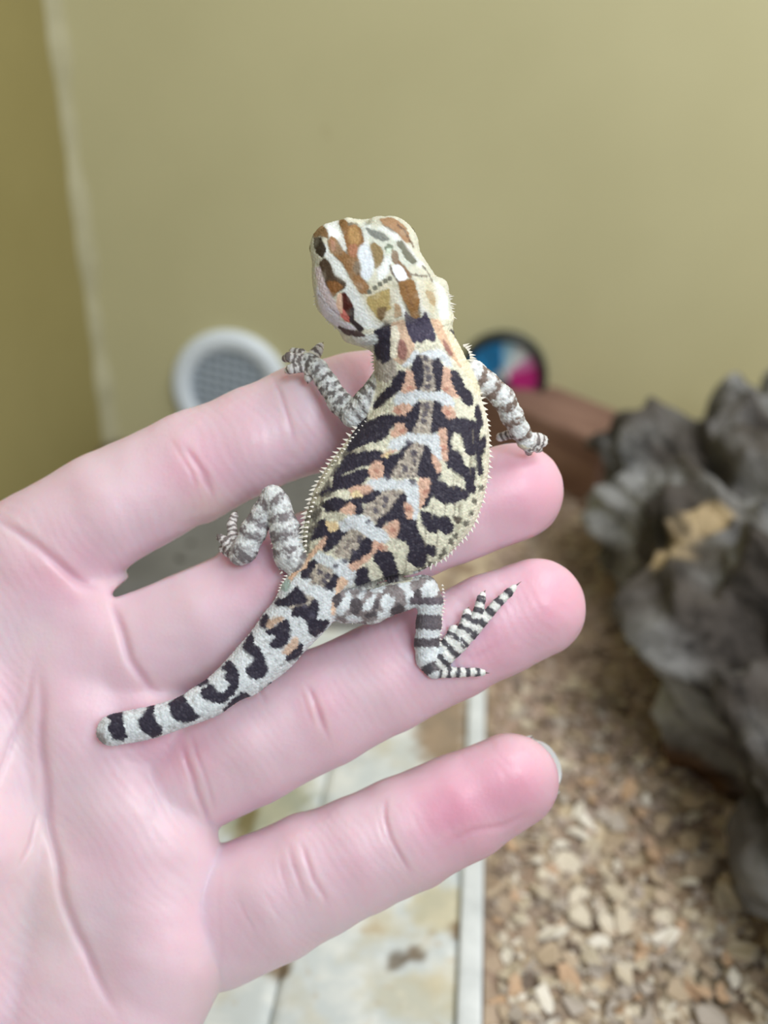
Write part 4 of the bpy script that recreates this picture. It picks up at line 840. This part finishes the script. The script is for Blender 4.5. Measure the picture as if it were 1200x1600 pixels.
    for p_ in ([(506, 352), (528, 345), (538, 358), (542, 378), (545, 402), (536, 398), (524, 376), (516, 370), (511, 368)], [(503, 384), (509, 382), (514, 396), (526, 404), (538, 420), (548, 440), (560, 458), (572, 470), (576, 486), (590, 500), (600, 506), (590, 512), (570, 514), (556, 500), (548, 478), (534, 450), (518, 424), (508, 400)],
               [(566, 350), (580, 352), (574, 380), (584, 400), (582, 424), (572, 440), (562, 418), (560, 400), (568, 382)], [(588, 356), (606, 352), (620, 364), (640, 388), (652, 404), (664, 416), (656, 418), (634, 396), (612, 370)], [(600, 400), (612, 400), (608, 425), (592, 440), (590, 420)], [(608, 450), (620, 452), (628, 474), (636, 490), (630, 496), (614, 476)], [(650, 440), (662, 440), (668, 470), (672, 494), (660, 494), (654, 470)], [(676, 436), (692, 450), (700, 470), (700, 496), (690, 500), (680, 470)], [(588, 524), (560, 524), (548, 520), (556, 534), (574, 540), (590, 534)]):
        patch((228, 233, 230), *p_, soft=2.5, j=.5, grow=1)
    for p_ in hp: patch((150, 140, 118), *p_, soft=5, j=.5, grow=3, a=.55); patch((92, 76, 56), *p_, soft=1.5, j=.6, grow=1.9, a=.75)
    patch((206, 198, 170), (556, 440), (590, 450), (600, 440), (620, 446), (626, 470), (612, 500), (590, 508), (570, 480), soft=8, j=.4, a=.7); patch((214, 206, 176), (650, 436), (676, 440), (684, 470), (676, 492), (660, 480), soft=6, j=.4, a=.7); patch((196, 204, 196), (556, 350), (600, 356), (650, 410), (630, 420), (590, 390), soft=7, j=.4, a=.6)
    patch((128, 100, 66), (494, 356), (503, 352), (509, 360), (512, 371), (506, 369), (499, 366), (493, 373), (490, 364), **nb); patch((58, 48, 36), (491, 373), (500, 371), (505, 380), (508, 390), (505, 402), (498, 398), (492, 388), **nb)
    patch((140, 104, 66), (530, 342), (540, 345), (544, 354), (556, 352), (563, 358), (566, 370), (568, 379), (562, 384), (560, 392), (558, 402), (561, 411), (564, 420), (562, 430), (568, 439), (576, 448), (574, 458), (564, 459), (556, 446), (547, 430), (540, 418), (534, 408), (525, 400), (518, 395), (514, 386), (513, 375), (518, 370), (525, 375), (530, 385), (538, 396), (544, 401), (544, 390), (540, 378), (537, 362), (532, 352), **nb)
    patch((176, 140, 92), (546, 356), (556, 356), (562, 368), (560, 380), (550, 382), (545, 370), soft=3, j=.3); patch((166, 116, 88), (546, 384), (556, 382), (558, 392), (554, 402), (547, 398), soft=2.5, j=.3); patch((166, 120, 94), (517, 376), (522, 378), (524, 390), (520, 392), soft=2, j=.3)
    patch((112, 92, 70), (556, 408), (563, 412), (564, 426), (558, 430), (552, 420), soft=2.5, j=.3)
    patch((142, 122, 84), (579, 384), (585, 380), (592, 386), (598, 393), (598, 404), (593, 414), (588, 419), (584, 412), (582, 400), (577, 392), **nb); patch((220, 228, 234), (562, 386), (572, 380), (578, 392), (583, 410), (583, 425), (574, 438), (565, 430), (565, 412), (560, 398), soft=3, j=.3)
    patch(D, (499, 412), (508, 404), (514, 410), (518, 424), (522, 432), (530, 437), (541, 444), (536, 451), (526, 456), (520, 463), (512, 450), (506, 440), (502, 426), **nb); patch((134, 92, 52), (512, 440), (524, 440), (536, 448), (526, 456), (520, 463), (514, 452), soft=2, j=.3)
    patch((212, 198, 202), (492, 418), (499, 418), (508, 446), (520, 466), (534, 492), (530, 498), (512, 476), (498, 450), soft=2, j=.3); patch((226, 224, 236), (494, 446), (510, 476), (530, 500), (552, 510), (556, 516), (530, 512), (508, 496), (498, 475), soft=2, j=.3)
    stripe((150, 144, 156), 1.0, (498, 462), (512, 476), (530, 492), a=.6); patch((80, 34, 28), (532, 460), (538, 457), (546, 468), (552, 480), (551, 493), (547, 500), (540, 490), (534, 478), soft=1.2, j=.2); patch((196, 108, 98), (533, 480), (539, 488), (546, 498), (548, 503), (540, 501), (532, 492), soft=1.3, j=.2); patch((226, 190, 165), (528, 462), (533, 458), (534, 478), (534, 490), (526, 478), soft=1.5, j=.2)
    patch((60, 50, 52), (548, 482), (553, 482), (552, 500), (560, 506), (568, 514), (562, 520), (554, 508), (548, 502), **nb); patch((88, 70, 70), (528, 510), (545, 516), (560, 518), (570, 525), (560, 526), (540, 522), **nb)
    patch((120, 124, 118), (572, 356), (584, 361), (600, 366), (608, 374), (598, 377), (588, 371), (578, 365), **nb); patch((112, 112, 96), (619, 380), (627, 377), (635, 390), (642, 400), (650, 408), (645, 412), (637, 406), (630, 399), (629, 390), **nb)
    patch((158, 124, 92), (594, 342), (610, 340), (626, 348), (636, 360), (642, 378), (634, 378), (624, 366), (612, 356), (600, 350), **nb); stripe((110, 84, 66), 1.2, (622, 350), (632, 360), (640, 374), (646, 386))
    patch((120, 130, 112), (601, 387), (607, 382), (614, 385), (612, 392), (604, 394), **nb); patch((205, 218, 200), (605, 389), (611, 389), (611, 395), (606, 396), soft=1, j=.2); patch((132, 114, 94), (613, 391), (620, 393), (622, 405), (626, 413), (619, 414), (613, 407), **nb)
    stripe((112, 102, 92), 1.8, (609, 415), (614, 428), (622, 440), (630, 444)); stripe((128, 100, 74), 2.5, (624, 410), (633, 420), (640, 432)); stripe((128, 118, 104), 1.5, (640, 428), (652, 430), (666, 432)); stripe((130, 124, 112), 1.3, (660, 416), (668, 426), (676, 440)); patch((240, 246, 255), (614, 416), (622, 414), (630, 421), (636, 433), (631, 439), (624, 438), (617, 428), soft=1.2, j=.2)
    for x, y in ((586, 450), (594, 444), (602, 439), (609, 435), (577, 456)): patch((110, 110, 96), (x-3, y-2), (x+2, y-3), (x+3, y+2), (x-2, y+3), soft=1, j=.2)
    patch((140, 102, 58), (623, 440), (645, 437), (648, 450), (653, 462), (654, 475), (651, 485), (654, 496), (645, 499), (639, 480), (632, 470), (626, 457), **nb); stripe((120, 86, 56), 1.5, (634, 444), (638, 466), (646, 480), a=.6); patch(K2, (633, 487), (640, 494), (648, 499), (660, 497), (664, 487), (670, 498), (676, 512), (680, 528), (678, 534), (670, 530), (663, 530), (658, 536), (652, 530), (648, 537), (643, 530), (638, 518), (634, 504), **nb)
    patch((172, 152, 98), (600, 455), (608, 452), (609, 465), (606, 476), (610, 482), (600, 486), (595, 500), (588, 492), (580, 482), (573, 470), (575, 465), (585, 461), **nb); patch((120, 98, 66), (590, 482), (604, 480), (600, 494), (596, 502), (590, 492), soft=2, j=.3); patch((172, 146, 114), (617, 475), (624, 477), (627, 492), (617, 496), (618, 485), **nb); patch((182, 160, 124), (666, 454), (675, 457), (680, 470), (678, 478), (671, 470), **nb)
    blend(0.15*smooth(0.1, .6, vnoise(P, 14, 99))*head, (206, 200, 180))
    # every granular scale is a shade lighter or darker than the next
    sc = (c3*2-1)*(1-.5*hd)+0.4*vnoise(P, 3.0, 61); dark = 1-col.mean(1)*1.2; col = np.clip(col*(1+0.12*sc[:, None]-0.10*smooth(1.4, 2.8, rr)[:, None]*(1-.6*hd)[:, None])+0.05*np.clip(sc, 0, 1)[:, None]**2*np.clip(dark, 0, 1)[:, None]*np.exp(-(rr/1.8)**2)[:, None], 0, 1)
    t = NT('lizard_skin', 0.62, 0.28); t.b.inputs['Subsurface Weight'].default_value = 0.12; t.b.inputs['Subsurface Scale'].default_value = 0.0005; t.color(t.attr()); t.bump(t.vor(2500, out='Distance'), 0.5, 0.00012)
    org = warp(np.array([[600, 760, 0.0]]))[0]
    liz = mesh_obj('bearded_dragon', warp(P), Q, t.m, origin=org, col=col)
    tag(liz, 'baby bearded dragon with black, white and orange patterned back lying across the fingers', 'lizard')
    def child(name, V, F, mat, **kw):
        o = mesh_obj(name, warp(np.array(V, float)), F, mat, origin=org, **kw); o.location = (0, 0, 0); o.parent = liz; return o
    # eyes
    em = plain('lizard_eye', (34, 26, 20), 0.08, 0.6)
    for c_, r_ in (((492, 388, 88), 11), ((640, 366, 82), 11)):
        V = []; F = []; a_, b_ = 20, 12
        for i in range(b_+1):
            for j in range(a_): V.append((c_[0]+r_*math.sin(math.pi*i/b_)*math.cos(2*math.pi*j/a_)*.8, c_[1]+r_*math.sin(math.pi*i/b_)*math.sin(2*math.pi*j/a_)*1.1, c_[2]+r_*math.cos(math.pi*i/b_)))
        for i in range(b_):
            for j in range(a_): F.append((i*a_+j, i*a_+(j+1) % a_, (i+1)*a_+(j+1) % a_, (i+1)*a_+j))
        child('eye', V, F, em)
    # claws
    cm = plain('claw_horn', (96, 84, 74), 0.4, 0.4)
    def claw(p, q, r0):
        p, q = np.array(p, float), np.array(q, float); V = []; F = []; m = 8; k_ = 5; d = q-p; s = np.cross(d, [0, 0, 1.0]); s /= np.linalg.norm(s)+1e-6; u = np.cross(s, d); u /= np.linalg.norm(u)+1e-6
        for i in range(k_):
            t_ = i/(k_-1); c_ = p+d*t_+u*(-1)*4*t_*(t_-1)*r0*.7; r_ = r0*(1-t_)+0.25
            for j in range(m): a = 2*math.pi*j/m; V.append(c_+s*r_*math.cos(a)+u*r_*math.sin(a))
        for i in range(k_-1):
            for j in range(m): F.append((i*m+j, i*m+(j+1) % m, (i+1)*m+(j+1) % m, (i+1)*m+j))
        F.append(tuple(range(m-1, -1, -1))); F.append(tuple(range((k_-1)*m, k_*m))); child('claw', V, F, cm)
    for chs in (TOES, HTOES_L, HTOES_R, FTOES_L):
        for ch in chs:
            a, b = np.array(ch[-2][:3], float), np.array(ch[-1][:3], float); d = (b-a)/np.linalg.norm(b-a); e = b+d*(ch[-1][3]+(10 if ch is TOES[0] else 4.5))+np.array([2, 0, -3.0]); claw(b+d*ch[-1][3]*.6, e, ch[-1][3]*.30)
    # spines: fringe of the flanks, back of the head and beard
    V = []; F = []
    def cone(p, d, L, r):
        p = np.array(p, float); d = np.array(d, float); d /= np.linalg.norm(d); s = np.cross(d, [0, 0, 1.0]) if abs(d[2]) < .9 else np.cross(d, [1.0, 0, 0]); s /= np.linalg.norm(s); u = np.cross(s, d); b = len(V)
        for j in range(6): a = 2*math.pi*j/6; V.append(p-d*1.5+s*r*math.cos(a)+u*r*math.sin(a))
        V.append(p+d*L)
        for j in range(6): F.append((b+j, b+(j+1) % 6, b+6))
        F.append(tuple(b+j for j in range(5, -1, -1)))
    def row(pts, z0, z1, L, r, gap, side, up=.15, jit=.25):
        A = catmull([(x, y, 0) for x, y in pts], 8)[:, :2]; seg = np.hypot(*np.diff(A, axis=0).T); tot = seg.sum(); cum = np.r_[0, np.cumsum(seg)]; s_ = 0
        while s_ < tot:
            i = min(np.searchsorted(cum, s_, 'right')-1, len(A)-2); f_ = (s_-cum[i])/seg[i]; p = A[i]*(1-f_)+A[i+1]*f_; tg = (A[i+1]-A[i])/seg[i]; nn = np.array([tg[1], -tg[0]])*side; k_ = s_/tot
            cone((p[0], p[1], z0+(z1-z0)*k_), (nn[0]+tg[0]*.35+R.uniform(-jit, jit), nn[1]+tg[1]*.35+R.uniform(-jit, jit), up+R.uniform(-.1, .25)), L*R.uniform(.55, 1.25), r*R.uniform(.85, 1.1)); s_ += gap*R.uniform(.85, 1.15)
    RE = [(741, 592), (751, 620), (760, 655), (764, 700), (761, 745), (749, 796), (734, 828), (711, 855), (689, 875), (668, 886)]; LE = [(567, 658), (550, 678), (534, 700), (511, 730), (491, 766), (477, 806), (472, 840), (471, 868)]
    row(RE, 60, 52, 8.0, 3.6, 8.0, 1); row([(x-4, y) for x, y in RE], 68, 60, 4, 2.6, 8, 1, .6); row(LE, 58, 50, 8.0, 3.4, 7.5, -1); row([(x+6, y+2) for x, y in LE], 72, 64, 6.5, 2.3, 8, -1, .7)
    row([(493, 462), (504, 486), (519, 504), (539, 518), (556, 531)], 90, 84, 8, 3.0, 5.0, -1); row([(547, 508), (562, 513), (578, 512), (592, 508), (602, 505)], 112, 118, 6.5, 2.6, 4.2, -1, .6); row([(535, 464), (545, 474), (556, 492), (556, 508)], 116, 112, 4.5, 2.2, 4.5, -1, .8)
    row([(676, 432), (686, 446), (694, 460)], 92, 92, 10, 2.6, 4.5, 1, .3); row([(692, 458), (699, 470), (702, 486), (699, 500)], 90, 84, 13, 2.9, 4.5, 1, .3); row([(690, 500), (695, 512), (697, 522)], 84, 80, 9, 2.6, 5, 1, .3)
    row([(576, 538), (586, 542), (590, 548)], 74, 74, 6, 2.4, 4, -1); row([(586, 556), (584, 566), (586, 576)], 74, 72, 7, 2.6, 5, -1); row([(726, 540), (732, 546), (736, 556), (737, 566)], 74, 70, 8, 2.8, 4.5, 1, .4)
    row([(606, 492), (620, 496), (632, 494)], 120, 122, 4, 2.1, 4, -1, 1.0); row([(528, 968), (560, 972), (592, 966), (625, 954), (646, 946)], 40, 38, 4.5, 2.2, 6, -1, .3); row([(447, 900), (438, 918), (434, 936)], 46, 42, 4, 2.0, 5, -1, .4); row([(428, 780), (424, 830), (430, 870), (440, 895)], 34, 36, 4, 2, 7, -1, .3); row([(692, 915), (694, 940), (690, 975), (688, 1005)], 34, 22, 3.5, 1.8, 6, 1, .4)
    sm = plain('spine_horn', (232, 228, 218), 0.55, 0.3)
    tag(child('spines', V, F, sm, smooth=False), kind='stuff')
    return liz
lizard = build_lizard()
